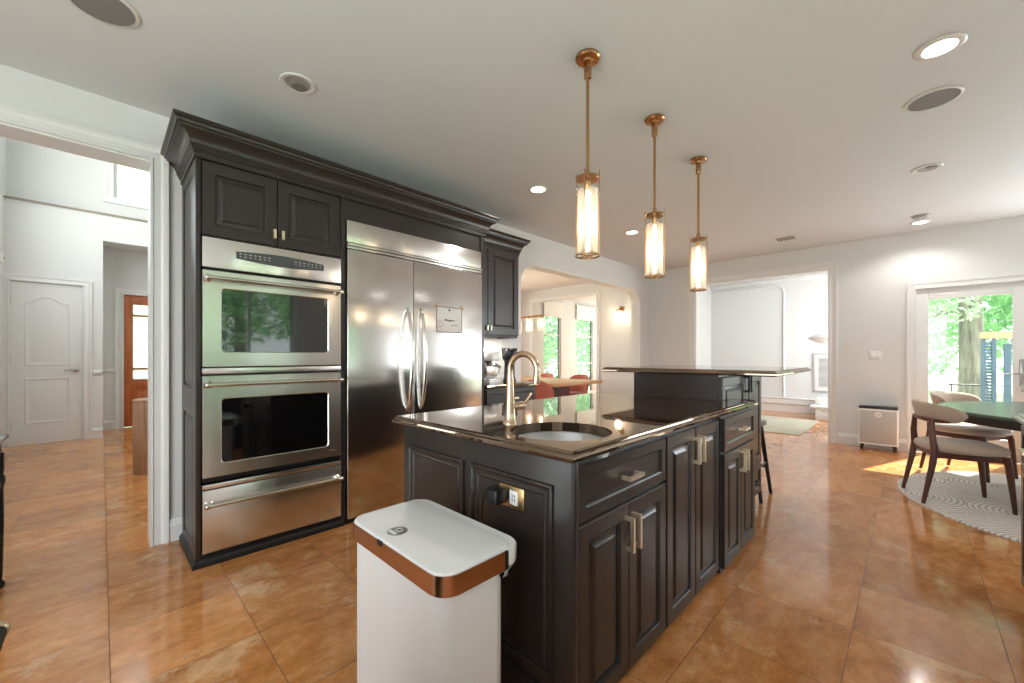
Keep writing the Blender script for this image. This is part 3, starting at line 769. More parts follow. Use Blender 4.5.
# ---- notice taped on the refrigerator
t = thing('notice', 'bordered paper notice taped on the right refrigerator door', 'paper', (2.11, fy - 0.001, 1.5))
mb = MB(); mb.box(1.975, 2.246, fy - 0.0026, fy - 0.0006, 1.398, 1.618); mb.build('sheet', M['paper'], t, 0)
mb = MB(); y0, y1 = fy - 0.0034, fy - 0.0022
for xa, xb, za, zb in ((1.975, 2.246, 1.398, 1.404), (1.975, 2.246, 1.612, 1.618), (1.975, 1.981, 1.398, 1.618), (2.240, 2.246, 1.398, 1.618)): mb.box(xa, xb, y0, y1, za, zb)
mb.build('border', M['inkline'], t, 0)
mb = MB(); mb.cyl((2.108, y1, 1.592), (2.108, y0, 1.592), 0.010, seg=14); mb.build('logo_print', M['ink'], t, 0); mb = MB()
for xa, xb, z, h in ((2.060, 2.165, 1.503, 0.004), (2.060, 2.085, 1.509, 0.003), (2.095, 2.13, 1.498, 0.003), (2.125, 2.195, 1.463, 0.0022)): mb.box(xa, xb, y0, y1, z - h, z + h)
mb.build('print', M['ink'], t, 0)
mb = MB()
for k in range(14):
    a = 2 * math.pi * k / 14; r = 0.017 + 0.007 * (k % 2); mb.cyl((2.013 + r * math.cos(a), y1, 1.468 + 1.4 * r * math.sin(a)), (2.013 + r * math.cos(a), y0, 1.468 + 1.4 * r * math.sin(a)), 0.0045, seg=8)
mb.build('emblem', M['tape'], t, 0)
for x, s in ((1.972, -1), (2.250, 1)):
    mb = MB(); p0 = Vector((x + s * 0.014, 0, 1.607)); p1 = Vector((x - s * 0.018, 0, 1.643)); dd = (p1 - p0).normalized(); q = Vector((-dd.z, 0, dd.x)) * 0.008
    mb.prism([(p.x, p.z) for p in (p0 + q, p0 - q, p1 - q, p1 + q)], 'y', fy - 0.0042, fy - 0.0006); mb.build('tape', M['tape'], t, 0)

# ================================================================== COFFEE CORNER
t = thing('upper_cabinet', 'espresso wall cabinet hung above the coffee machine, right of the refrigerator', 'cabinet', (2.9, 3.25, 1.415))
mb = MB(); mb.box(2.545, 3.248, 3.112, WL - 0.002, 1.415, 2.34); mb.build('carcass', M['cab'], t)
d = raised_door('door', (2.548, 3.112, 1.42), X_, Z_, -Y_, 0.236, 0.89, t); pull(d, (2.768, 3.092, 1.485), Z_, -Y_, 0.05, 0.026, 0.012, name='knob')
d = raised_door('door', (2.790, 3.112, 1.42), X_, Z_, -Y_, 0.455, 0.89, t, fr=0.065); pull(d, (2.815, 3.092, 1.485), Z_, -Y_, 0.05, 0.026, 0.012, name='knob')
mb = MB(); mb.sweep([(2.655, 3.10), (3.25, 3.10), (3.25, WL - 0.003)], [(o * 0.9, z - 0.018) for o, z in CROWN]); mb.build('crown_moulding', M['cab'], t, 25)
mb = MB(); mb.box(2.60, 3.20, 3.150, 3.170, 1.408, 1.4145, 0.001); mb.build('added_light_strip', M['led'], t)  # glowing strip added under the cabinet, out of sight
l = bpy.data.lights.new('under_cabinet_fill', 'AREA'); l.shape = 'RECTANGLE'; l.size = 0.58; l.size_y = 0.02; l.energy = 5; l.color = (1.0, 0.94, 0.87)  # unseen lamp added to brighten the coffee corner
lo = bpy.data.objects.new('under_cabinet_fill', l); C.objects.link(lo); lo.parent = t; lo.location = (0.0, -0.09, -0.012)
mb = MB(); mb.box(2.545, 3.248, 3.112, 3.128, 1.392, 1.4149, 0.002); mb.box(3.232, 3.248, 3.128, WL - 0.002, 1.392, 1.4149, 0.002); mb.build('light_rail', M['cab'], t)  # lip added to hide the glowing strip
t = thing('base_cabinet', 'low espresso cabinet under the coffee machine, right of the refrigerator', 'cabinet', (2.9, 3.1, 0))
mb = MB(); mb.box(2.545, 3.245, 2.86, WL - 0.014, 0.09, 0.88); mb.box(2.56, 3.23, 2.92, WL - 0.014, 0, 0.09); mb.build('carcass', M['cab'], t)
f = drawer_front('drawer', (2.548, 2.86, 0.68), X_, Z_, -Y_, 0.694, 0.19, t); pull(f, (2.90, 2.84, 0.775), X_, -Y_, 0.10)
d = raised_door('door', (2.548, 2.86, 0.10), X_, Z_, -Y_, 0.345, 0.57, t); pull(d, (2.86, 2.84, 0.57), Z_, -Y_, 0.12)
d = raised_door('door', (2.897, 2.86, 0.10), X_, Z_, -Y_, 0.345, 0.57, t); pull(d, (2.93, 2.84, 0.57), Z_, -Y_, 0.12)
def slab(poly_rect, z0, z1, hole=None):
    """stone slab with moulded edge; poly_rect counter-clockwise (x,y); hole (cx,cy,r)"""
    mb = MB(); P = [Vector(p) for p in poly_rect]; n = len(P); h = z1 - z0
    def off(o):
        out = []
        for i, p in enumerate(P):
            a = (p - P[i - 1]).normalized(); b = (P[(i + 1) % n] - p).normalized()
            na = Vector((a.y, -a.x)); nb = Vector((b.y, -b.x)); m = na + nb; m = m / m.dot(na)
            out.append(p + m * o)
        return out
    prof = [(-0.020, z0), (-0.014, z0), (-0.010, z0 + 0.004), (0, z0 + 0.008), (0.0, z0 + h * 0.45), (-0.004, z0 + h * 0.62), (-0.012, z0 + h * 0.72), (-0.013, z1 - 0.005), (-0.018, z1)]
    rows = [[(q.x, q.y, z) for q in off(o)] for o, z in prof]
    mb.loft(rows, hole is None, hole is None)
    if hole:
        cx, cy, r = hole; N = 40
        for z, o in ((z1, -0.018), (z0, -0.020)):
            vs = [mb.bm.verts.new((q.x, q.y, z)) for q in off(o)]
            hv = [mb.bm.verts.new((cx + r * math.cos(2 * math.pi * k / N), cy + r * math.sin(2 * math.pi * k / N), z)) for k in range(N)]
            es = [mb.bm.edges.new((vs[i], vs[(i + 1) % n])) for i in range(n)] + [mb.bm.edges.new((hv[i], hv[(i + 1) % N])) for i in range(N)]
            bmesh.ops.triangle_fill(mb.bm, use_beauty=True, use_dissolve=False, edges=es)
        ring = lambda z, rr: [(cx + rr * math.cos(2 * math.pi * k / N), cy + rr * math.sin(2 * math.pi * k / N), z) for k in range(N)]
        mb.loft([ring(z0, r), ring(z1, r)], False, False)
    return mb
o = slab([(2.545, 2.825), (3.27, 2.825), (3.27, WL - 0.013), (2.545, WL - 0.013)], 0.882, 0.920).build('countertop', M['granite'], None, 25)
tag(o, 'short dark granite countertop under the coffee machine and grinder', 'countertop')

# white espresso machine with a domed top
t = thing('espresso_machine', 'white domed espresso machine with steel front on the back counter', 'coffee machine', (2.88, 3.14, 0.92))
ex, ey, ez = 2.865, 3.19, 0.9205
mb = MB(); mb.box(ex - 0.075, ex + 0.085, ey - 0.02, ey + 0.13, ez + 0.02, ez + 0.23, 0.012); mb.build('body', M['white'], t)
mb = MB(); loops = []
for z, k in ((0.225, 0.99), (0.24, 1.02), (0.29, 1.0), (0.32, 0.93), (0.342, 0.80), (0.356, 0.55), (0.360, 0.25)):
    loops.append(rrect(ex, ey + 0.01 + (1 - k) * 0.02, 0.19 * k, 0.27 * k, 0.07 * k, ez + z))
mb.loft(loops); mb.build('head', M['white'], t, 60)
mb = MB(); mb.loft([rrect(ex, ey + 0.01, 0.20, 0.27, 0.03, ez + z) for z in (0.0, 0.03)]); mb.build('drip_tray', M['white'], t)
mb = MB(); mb.box(ex - 0.066, ex + 0.076, ey - 0.045, ey - 0.018, ez + 0.055, ez + 0.215, 0.006); mb.build('steel_front', M['espresso_steel'], t)
mb = MB(); mb.cyl((ex, ey - 0.075, ez + 0.225), (ex, ey - 0.075, ez + 0.165), 0.032); mb.tube([(ex, ey - 0.09, ez + 0.175), (ex, ey - 0.20, ez + 0.165)], [0.009, 0.013]); mb.build('portafilter', M['chrome'], t)
mb = MB(); mb.tube([(ex + 0.085, ey - 0.05, ez + 0.19), (ex + 0.125, ey - 0.05, ez + 0.18), (ex + 0.135, ey - 0.05, ez + 0.13), (ex + 0.12, ey - 0.05, ez + 0.085), (ex + 0.085, ey - 0.05, ez + 0.07)], 0.011, 10); mb.build('jug_handle', M['white'], t)
mb = MB(); mb.box(ex - 0.07, ex + 0.07, ey - 0.118, ey - 0.02, ez + 0.030, ez + 0.036); mb.build('drip_grate', M['chrome'], t)
for k in range(3):
    mb = MB(); mb.cyl((ex - 0.045 + 0.05 * k, ey - 0.044, ez + 0.19), (ex - 0.045 + 0.05 * k, ey - 0.052, ez + 0.19), 0.011, seg=14); mb.build('button', M['chrome'], t)
# black grinder
t = thing('coffee_grinder', 'black upright coffee grinder with notched lid beside the white espresso machine', 'grinder', (3.13, 3.12, 0.92))
mb = MB(); mb.lathe((3.13, 3.12, ez), [(0.070, 0), (0.072, 0.02), (0.060, 0.04), (0.056, 0.20), (0.062, 0.215), (0.06, 0.225)]); mb.build('body', M['blackp'], t)
mb = MB(); mb.lathe((3.13, 3.12, ez), [(0.064, 0.226), (0.080, 0.25), (0.084, 0.32), (0.082, 0.33)], 24); mb.build('hopper', M['blackp'], t)
mb = MB()
mb.lathe((3.13, 3.12, ez), [(0.080, 0.331), (0.086, 0.336), (0.070, 0.352), (0.02, 0.358)], 24)
for k in range(10):
    a = 2 * math.pi * k / 10; mb.box(3.13 + 0.072 * math.cos(a) - 0.012, 3.13 + 0.072 * math.cos(a) + 0.012, 3.12 + 0.072 * math.sin(a) - 0.012, 3.12 + 0.072 * math.sin(a) + 0.012, ez + 0.335, ez + 0.362, 0.004)
mb.build('lid', M['black'], t)

# ================================================================== ISLAND
FYI = 0.763         # carcass front; door faces stand at 0.743
t = thing('island_sink_cabinet', 'island end cabinet under the sink, with a drawer above two doors', 'cabinet', (1.37, 1.2, 0))
mb = MB()
mb.box(1.052, 1.072, FYI, 1.70, 0.0, 0.874); mb.box(1.680, 1.698, FYI, 1.70, 0.0, 0.874); mb.box(1.072, 1.680, 1.68, 1.70, 0.0, 0.874)
mb.box(1.072, 1.680, FYI, 1.68, 0.02, 0.04); mb.box(1.072, 1.680, FYI, FYI + 0.02, 0.0, 0.70)
mb.box(1.072, 1.680, FYI, FYI + 0.018, 0.70, 0.874)
mb.build('carcass', M['cab'], t)
mb = MB(); mb.box(1.030, 1.052, 0.752, 1.748, 0.0, 0.874, 0.002)
mb.box(1.030, 1.052, 0.743, 0.752, 0.0, 0.874, 0.002)
for ya, yb in ((0.822, 1.238), (1.281, 1.700)):
    mb.relief((1.030, ya, 0.135), Y_, Z_, -X_, yb - ya, 0.645, [(0, -0.002), (0.003, 0.010), (0.010, 0.012), (0.017, 0.009), (0.022, 0.0035), (0.034, 0.0035), (0.038, 0.006), (0.046, 0.0015), (0.05, 0.0015)])
mb.build('end_panel', M['cab'], t, 25)
mb = MB(); mb.sweep([(1.030, 1.748), (1.030, 0.745)], [(0, 0), (0.016, 0), (0.016, 0.075), (0.010, 0.09), (0.004, 0.10), (0, 0.10)]); mb.build('plinth', M['cab'], t)
f = drawer_front('drawer', (1.056, FYI, 0.668), X_, Z_, -Y_, 0.636, 0.182, t); pull(f, (1.374, 0.743, 0.757), X_, -Y_, 0.105)
d = raised_door('door', (1.056, FYI, 0.03), X_, Z_, -Y_, 0.316, 0.625, t); pull(d, (1.348, 0.743, 0.55), Z_, -Y_, 0.125)
d = raised_door('door', (1.376, FYI, 0.03), X_, Z_, -Y_, 0.316, 0.625, t); pull(d, (1.400, 0.743, 0.55), Z_, -Y_, 0.125)
t = thing('island_tall_door_cabinet', 'middle island cabinet with two tall doors from floor to granite top', 'cabinet', (2.03, 1.2, 0))
mb = MB(); mb.box(1.702, 2.380, FYI, 1.70, 0.0, 0.876); mb.build('carcass', M['cab'], t)
d = raised_door('door', (1.706, FYI, 0.03), X_, Z_, -Y_, 0.320, 0.82, t); pull(d, (2.000, 0.743, 0.745), Z_, -Y_, 0.125)
d = raised_door('door', (2.032, FYI, 0.03), X_, Z_, -Y_, 0.338, 0.82, t); pull(d, (2.060, 0.743, 0.745), Z_, -Y_, 0.125)
t = thing('island_projecting_cabinet', 'farther island cabinet, stepped forward, with one drawer over two narrow doors', 'cabinet', (2.7, 0.8, 0))
mb = MB(); mb.box(2.384, 2.730, 0.742, 1.70, 0.0, 0.876); mb.box(2.730, 3.005, 0.742, 0.834, 0.0, 0.876); mb.build('carcass', M['cab'], t)
f = drawer_front('drawer', (2.390, 0.742, 0.668), X_, Z_, -Y_, 0.610, 0.185, t); pull(f, (2.70, 0.722, 0.765), X_, -Y_, 0.105)
d = raised_door('door', (2.390, 0.742, 0.03), X_, Z_, -Y_, 0.303, 0.625, t); pull(d, (2.668, 0.722, 0.575), Z_, -Y_, 0.125)
d = raised_door('door', (2.697, 0.742, 0.03), X_, Z_, -Y_, 0.303, 0.625, t); pull(d, (2.722, 0.722, 0.575), Z_, -Y_, 0.125)
t = thing('bar_cabinet', 'raised espresso bar cabinet rising above the island counter, with dark pulls', 'cabinet', (3.2, 1.14, 0))
mb = MB(); mb.box(2.7375, 3.690, 0.862, 1.44, 0.11, 1.076); mb.box(2.79, 3.64, 0.93, 1.40, 0.0, 0.11); mb.build('carcass', M['cab'], t)
mb = MB(); mb.box(2.7345, 2.7372, 0.862, 1.44, 0.9155, 1.0765); mb.build('riser_panel', M['riser'], t)
d = raised_door('door', (2.745, 0.862, 0.36), X_, Z_, -Y_, 0.500, 0.70, t); pull(d, (3.222, 0.842, 0.995), Z_, -Y_, 0.115, m=M['iron'])
d = raised_door('door', (3.250, 0.862, 0.36), X_, Z_, -Y_, 0.430, 0.70, t); pull(d, (3.278, 0.842, 0.995), Z_, -Y_, 0.115, m=M['iron'])
f = drawer_front('drawer', (3.250, 0.862, 0.125), X_, Z_, -Y_, 0.430, 0.225, t); pull(f, (3.465, 0.842, 0.24), X_, -Y_, 0.115, m=M['iron'])
SX, SY, SR = 1.228, 0.950, 0.192
o = slab([(0.968, 0.700), (2.972, 0.700), (2.972, 0.838), (2.733, 0.838), (2.733, 1.750), (0.966, 1.750)], 0.878, 0.915, (SX, SY, SR)).build('island_worktop', M['granite'], None, 25)
tag(o, 'polished dark granite island worktop around the round sink', 'countertop')
o = slab([(2.665, 0.530), (3.745, 0.530), (3.745, 1.672), (2.665, 1.672)], 1.0785, 1.113).build('raised_counter', M['granite'], None, 25)
tag(o, 'raised granite bar top overhanging the bar cabinet', 'countertop')
# round undermount sink
t = thing('sink', 'round stainless steel undermount bar sink in the island worktop', 'sink', (SX, SY, 0.72))
mb = MB(); mb.lathe((SX, SY, 0), [(0.205, 0.872), (0.190, 0.8765), (0.184, 0.873), (0.182, 0.80), (0.165, 0.745), (0.13, 0.728), (0.03, 0.722), (0.03, 0.719), (0.14, 0.723), (0.176, 0.742), (0.19, 0.80), (0.192, 0.866)], 48, cap0=False, cap1=False)
mb.build('bowl', M['bowl'], t)
mb = MB(); mb.lathe((SX, SY, 0.7235), [(0.03, 0), (0.028, 0.003), (0.012, 0.001)], 20); mb.build('drain', M['nickel'], t)
# gooseneck faucet
bx, by = 1.195, 1.188
t = thing('faucet', 'brushed bronze gooseneck faucet standing behind the round sink', 'faucet', (bx, by, 0.915))
mb = MB(); mb.lathe((bx, by, 0.9152), [(0.030, 0), (0.030, 0.006), (0.024, 0.012), (0.0225, 0.05), (0.018, 0.12), (0.0155, 0.19), (0.0145, 0.21)], 24)
dirx, diry = 0.10, -0.995
pts = [(bx, by, 1.11), (bx, by, 1.138)]; r0 = 0.069
for k in range(0, 25):
    a = R(180 - k * 7.9); pts.append((bx + dirx * (r0 + r0 * math.cos(a)), by + diry * (r0 + r0 * math.cos(a)), 1.138 + r0 * math.sin(a)))
mb.tube(pts, 0.0128, 16); mb.build('spout', M['faucet'], t, 60)
e = Vector(pts[-1]); d_ = (e - Vector(pts[-2])).normalized()
mb = MB(); mb.tube([e - d_ * 0.006, e + d_ * 0.004, e + d_ * 0.036], [0.0135, 0.0152, 0.0158], 16); mb.build('spray_head', M['faucet'], t)
mb = MB(); mb.cyl((bx + 0.012, by - 0.008, 0.985), (bx + 0.042, by - 0.028, 0.99), 0.0145); mb.sphere((bx + 0.042, by - 0.028, 0.99), 0.0165)
mb.tube([(bx + 0.042, by - 0.028, 0.992), (bx + 0.06, by - 0.04, 1.012), (bx + 0.078, by - 0.052, 1.04)], [0.007, 0.007, 0.0105], 10); mb.build('lever', M['faucet'], t)
# outlet on the island end, charger in it
t = thing('wall_outlet', 'brass plate with white power outlet on the island end panel', 'outlet', (1.029, 1.01, 0.69))
mb = MB(); mb.box(1.0225, 1.0281, 0.950, 1.072, 0.658, 0.735, 0.002); mb.build('plate', M['plate'], t)
mb = MB(); mb.box(1.0200, 1.0235, 0.978, 1.018, 0.672, 0.722, 0.003); rc = mb.build('receptacle', M['plastic'], t)
mb = MB()
for z in (0.704, 0.69): mb.box(1.0192, 1.0205, 0.990, 0.993, z - 0.005, z + 0.005); mb.box(1.0192, 1.0205, 1.002, 1.005, z - 0.005, z + 0.005)
mb.build('slots', M['black'], rc, 0)
for y in (0.956, 1.066):
    mb = MB(); mb.cyl((1.0228, y, 0.6965), (1.0212, y, 0.6965), 0.003, seg=10); mb.build('screw', M['brass'], t)
t = thing('charger', 'black plug-in charger with thin cord in the island outlet', 'charger', (1.0, 1.06, 0.69))
mb = MB(); mb.box(0.962, 1.0195, 1.024, 1.082, 0.676, 0.728, 0.006); mb.build('plug_body', M['blackp'], t)
mb = MB(); mb.tube([(0.99, 1.080, 0.70), (0.99, 1.105, 0.698), (0.995, 1.13, 0.672), (1.0, 1.145, 0.60), (1.004, 1.15, 0.45), (1.004, 1.14, 0.25), (1.0, 1.13, 0.105), (0.985, 1.12, 0.012), (0.94, 1.16, 0.006)], 0.0028, 8); mb.build('cord', M['blackp'], t)

# ---- bin at the island end
cx, cy, cw, cd = 0.748, 1.112, 0.300, 0.556
t = thing('trash_can', 'tall white step bin with rose gold rim in front of the island end', 'bin', (cx, cy, 0))
mb = MB(); mb.loft([rrect(cx - 0.022, cy, cw - 0.064, cd - 0.022, 0.055, z, 8) for z in (0.004, 0.30, 0.5840)]); mb.build('body', M['canbody'], t, 40)
mb = MB(); mb.loft([rrect(cx - 0.022, cy, cw - 0.058, cd - 0.016, 0.055, z, 8) for z in (0.0, 0.022)]); mb.build('base', M['blackp'], t, 40)
# rim band: open at the hinge side
full = rrect(cx, cy, cw, cd, 0.06, 0, 8)
mb = MB()
xh = cx + cw / 2 - 0.078
path = [(xh, cy + cd / 2)] + [(p[0], p[1]) for p in full[9:27]] + [(xh, cy - cd / 2)]
mb.loft([[(p[0], p[1], z) for p in path] for z in (0.5780, 0.6320)] + [[(cx + (p[0] - cx) * k, cy + (p[1] - cy) * k, 0.6320) for p in path] for k in (0.985,)] + [[(cx + (p[0] - cx) * 0.985, cy + (p[1] - cy) * 0.985, 0.5780) for p in path]], False, False, closed=False)
mb.build('rim_band', M['rose'], t, 40)
for sy in (1, -1):
    mb = MB(); mb.box(xh - 0.002, xh + 0.014, cy + sy * (cd / 2 + 0.0005), cy + sy * (cd / 2 - 0.012), 0.5780, 0.6310, 0.002); mb.build('band_end', M['blackp'], t)
mb = MB(); hp = [(xh + 0.012, cy - cd / 2 + 0.002)] + [(p[0] + 0.004, p[1]) for p in full[28:]] + [(p[0] + 0.004, p[1]) for p in full[:9]] + [(xh + 0.012, cy + cd / 2 - 0.002)]
mb.loft([[(p[0] - 0.045 * (1 if p[0] > xh + 0.03 else 0), p[1], 0.5600) for p in hp], [(p[0], p[1], 0.5870) for p in hp], [(p[0], p[1], 0.6300) for p in hp], [(cx + (p[0] - cx) * 0.97, cy + (p[1] - cy) * 0.985, 0.6360) for p in hp]]); mb.build('hinge_cover', M['white'], t, 40)
mb = MB(); mb.loft([rrect(cx - 0.012, cy, (cw - 0.03) * k, (cd - 0.012) * k2, 0.052, z, 8) for z, k, k2 in ((0.6220, 1.0, 1.0), (0.6340, 1.0, 1.0), (0.6380, 0.985, 0.99), (0.6390, 0.95, 0.97))]); ld = mb.build('lid', M['white'], t, 40)
mb = MB(); mb.lathe((cx - 0.085, cy + 0.055, 0.6388), [(0.032, 0), (0.032, 0.0016), (0.029, 0.0022), (0.005, 0.0018)], 32); b = mb.build('badge', M['greydisc'], ld)
mb = MB(); mb.box(cx - 0.108, cx - 0.096, cy + 0.035, cy + 0.076, 0.6408, 0.6418); mb.tube(arc((cx - 0.078, cy + 0.055, 0.6413), 0.012, 20, 340, 12, 'xy'), 0.0012, 6); mb.build('badge_mark', M['plastic'], b, 0)
mb = MB(); mb.box(cx - cw / 2 - 0.0015, cx - cw / 2 + 0.004, cy + 0.030, cy + 0.062, 0.6180, 0.6330, 0.001); mb.build('sensor', M['black'], t)
mb = MB(); mb.box(cx - cw / 2 - 0.030, cx - cw / 2 + 0.02, cy - 0.075, cy + 0.075, 0.010, 0.022, 0.004); mb.build('pedal', M['rose'], t)

# ================================================================== PENDANTS AND CEILING FITTINGS
def light_point(name, loc, power, color, radius, parent, spot=None):
    l = bpy.data.lights.new(name, 'SPOT' if spot else 'POINT'); l.energy = power; l.color = color; l.shadow_soft_size = radius
    if spot: l.spot_size = R(spot); l.spot_blend = 0.6
    o = bpy.data.objects.new(name, l); C.objects.link(o); o.parent = parent; o.location = loc
    return o
def pendant():
    t = thing('pendant_lamp', '', 'pendant lamp', (0, 0, 0), 'pendant lamps over the island', local=True)
    z = lambda h: h - 0.0
    mb = MB(); mb.lathe((0, 0, -0.0012), [(0.062, 0), (0.062, -0.010), (0.056, -0.017), (0.030, -0.020), (0.028, -0.030)], 32); mb.build('canopy', M['brass'], t)
    mb = MB(); mb.box(-0.013, 0.013, -0.016, 0.016, -0.115, -0.028, 0.003); mb.cyl((-0.022, 0, -0.075), (0.022, 0, -0.075), 0.007, seg=12); mb.build('swivel', M['brass'], t)
    mb = MB(); mb.cyl((0, 0, -0.11), (0, 0, -0.595), 0.0085, seg=14); mb.build('stem', M['brass'], t)
    mb = MB(); mb.lathe((0, 0, 0), [(0.012, -0.578), (0.014, -0.605), (0.020, -0.612), (0.058, -0.620), (0.060, -0.630), (0.056, -0.636), (0.018, -0.640), (0.016, -0.680), (0.012, -0.685)], 32); mb.build('cap', M['brass'], t)
    mb = MB()
    n = 72; ring = lambda r, h: [((r + 0.0011 * (1 if k % 2 else -1)) * math.cos(2 * math.pi * k / n), (r + 0.0011 * (1 if k % 2 else -1)) * math.sin(2 * math.pi * k / n), h) for k in range(n)]
    mb.loft([ring(0.050, -0.686), ring(0.050, -1.012)], False, False); mb.build('ribbed_glass', M['frost'], t, 0)
    mb = MB(); ring2 = lambda r, h: [(r * math.cos(2 * math.pi * k / 40), r * math.sin(2 * math.pi * k / 40), h) for k in range(40)]
    mb.loft([ring2(0.0575, -0.592), ring2(0.0575, -1.020)], False, False); mb.build('outer_glass', M['glass'], t)
    mb = MB()
    for a in (0, 90, 180, 270):
        x, y = 0.0605 * math.cos(R(a + 20)), 0.0605 * math.sin(R(a + 20)); mb.cyl((x, y, -0.592), (x, y, -1.026), 0.0022, seg=8)
    for h in (-1.023,): mb.lathe((0, 0, 0), [(0.058, h - 0.003), (0.0635, h - 0.003), (0.0635, h + 0.004), (0.058, h + 0.004)], 36, cap0=False, cap1=False)
    mb.box(-0.06, 0.06, -0.003, 0.003, -1.026, -1.020); mb.box(-0.003, 0.003, -0.06, 0.06, -1.026, -1.020); mb.sphere((0, 0, -1.028), 0.007)
    mb.build('cage', M['brass'], t)
    mb = MB(); mb.lathe((0, 0, 0), [(0.006, -0.686), (0.0155, -0.72), (0.0155, -0.965), (0.008, -1.0)], 16); mb.build('bulb', M['bulb'], t)
    light_point('pendant_glow', (0, 0.0, -0.86), 1.6, (1.0, 0.80, 0.58), 0.05, t)
    return t
p0 = pendant()
PEND = [(1.752, 'brass pendant lamp with ribbed glass, hung closest over the sink end'), (2.516, 'brass pendant lamp, middle of the row of three over the island'), (3.276, 'brass pendant lamp, last of the three, hung over the raised bar')]
for i, (x, lab) in enumerate(PEND):
    o = p0 if i == 0 else copy_tree(p0)
    o.location = (x, 1.180, H); o['label'] = lab

def recessed(lit):
    t = thing('recessed_light', '', 'ceiling light', (0, 0, 0), 'round ceiling downlights', local=True)
    mb = MB(); mb.lathe((0, 0, 0), [(0.062, -0.0015), (0.092, -0.0015), (0.094, -0.004), (0.090, -0.007), (0.070, -0.010), (0.064, -0.008)], 36, cap0=False, cap1=False); mb.build('trim_ring', M['fixture'], t)
    if lit:
        mb = MB(); mb.lathe((0, 0, 0), [(0.066, -0.003), (0.065, -0.006), (0.03, -0.009), (0.005, -0.0095)], 32); mb.build('lens', M['lens'], t)
        light_point('downlight_beam', (0, 0, -0.03), 24, (1.0, 0.96, 0.92), 0.06, t, spot=150)
    return t
rl = recessed(True)
LIT = [(2.822, 2.442, 'lit round downlight in the ceiling right of the refrigerator crown'), (4.622, 2.46, 'small lit round downlight in the ceiling in front of the arch'),
       (2.924, -0.105, 'largest lit round downlight, right half of the ceiling'), (6.60, -0.085, 'lit round downlight in the ceiling nearest the glass door')]
for i, (x, y, lab) in enumerate(LIT):
    o = rl if i == 0 else copy_tree(rl)
    o.location = (x, y, H); o['label'] = lab
def gimbal(x, y, lab, tilt):
    t = thing('recessed_light', lab, 'ceiling light', (x, y, H), 'round ceiling downlights')
    mb = MB(); mb.lathe((x, y, H), [(0.064, -0.0015), (0.090, -0.0015), (0.092, -0.005), (0.088, -0.009), (0.072, -0.010), (0.064, -0.006)], 36, cap0=False, cap1=False); mb.build('trim_ring', M['fixture'], t)
    mb = MB(); mb.lathe((x, y, H), [(0.066, -0.0045), (0.058, -0.0055), (0.05, -0.0025), (0.02, -0.002), (0.004, -0.002)], 32); mb.build('reflector', M['baffle'], t)
    mb = MB(); mb.lathe((x + tilt[0], y + tilt[1], H - 0.006), [(0.036, 0.002), (0.038, -0.003), (0.030, -0.006), (0.006, -0.003)], 24, axis=(tilt[0] * 4, tilt[1] * 4, 1)); mb.build('lamp_face', mat('dim_lamp_face', srgb(120, 116, 110), 0.3), t)
gimbal(0.776, 2.456, 'unlit round downlight in the ceiling above the oven cabinet', (0.012, 0.02))
gimbal(4.739, -0.10, 'unlit tilting downlight in the ceiling between speaker and far wall', (-0.02, -0.02))
def speaker(x, y, lab):
    t = thing('ceiling_speaker', lab, 'speaker', (x, y, H), 'round ceiling speakers')
    mb = MB(); mb.lathe((x, y, H), [(0.108, -0.0015), (0.124, -0.0015), (0.124, -0.005), (0.120, -0.008), (0.110, -0.008)], 40, cap0=False, cap1=False); mb.build('rim', M['fixture'], t)
    mb = MB(); mb.lathe((x, y, H), [(0.109, -0.003), (0.109, -0.006), (0.05, -0.0075), (0.004, -0.008)], 40); mb.build('mesh_grille', M['speaker'], t)
speaker(0.0, 2.517, 'round grey speaker in the ceiling above the hall opening')
speaker(3.490, -0.10, 'round grey speaker in the ceiling beside the largest downlight')
t = thing('smoke_detector', 'pale round smoke detector on the ceiling beside the farthest downlight', 'detector', (6.30, -0.085, H))
mb = MB(); mb.lathe((6.30, -0.085, H), [(0.075, -0.0015), (0.075, -0.012), (0.062, -0.030), (0.03, -0.036), (0.004, -0.036)], 32); mb.build('housing', M['baffle'], t)
mb = MB(); mb.lathe((6.30, -0.085, H - 0.036), [(0.016, 0), (0.014, -0.004), (0.004, -0.004)], 20); mb.build('button', M['fixture'], t)
t = thing('ceiling_vent', 'small white rectangular vent in the ceiling before the far opening', 'vent', (6.27, 1.15, H))
mb = MB(); mb.relief((6.14, 1.02, H - 0.0015), X_, Y_, -Z_, 0.26, 0.26, [(0, 0), (0.004, 0.006), (0.03, 0.008), (0.035, 0.002), (0.036, 0.002)]); mb.build('frame', M['fixture'], t)
for k in range(6):
    mb = MB(); y = 1.065 + k * 0.034; mb.loft([[(x, y, H - 0.004), (x, y + 0.022, H - 0.011), (x, y + 0.024, H - 0.009), (x, y + 0.002, H - 0.003)] for x in (6.176, 6.364)]); mb.build('slat', M['speaker'], t)

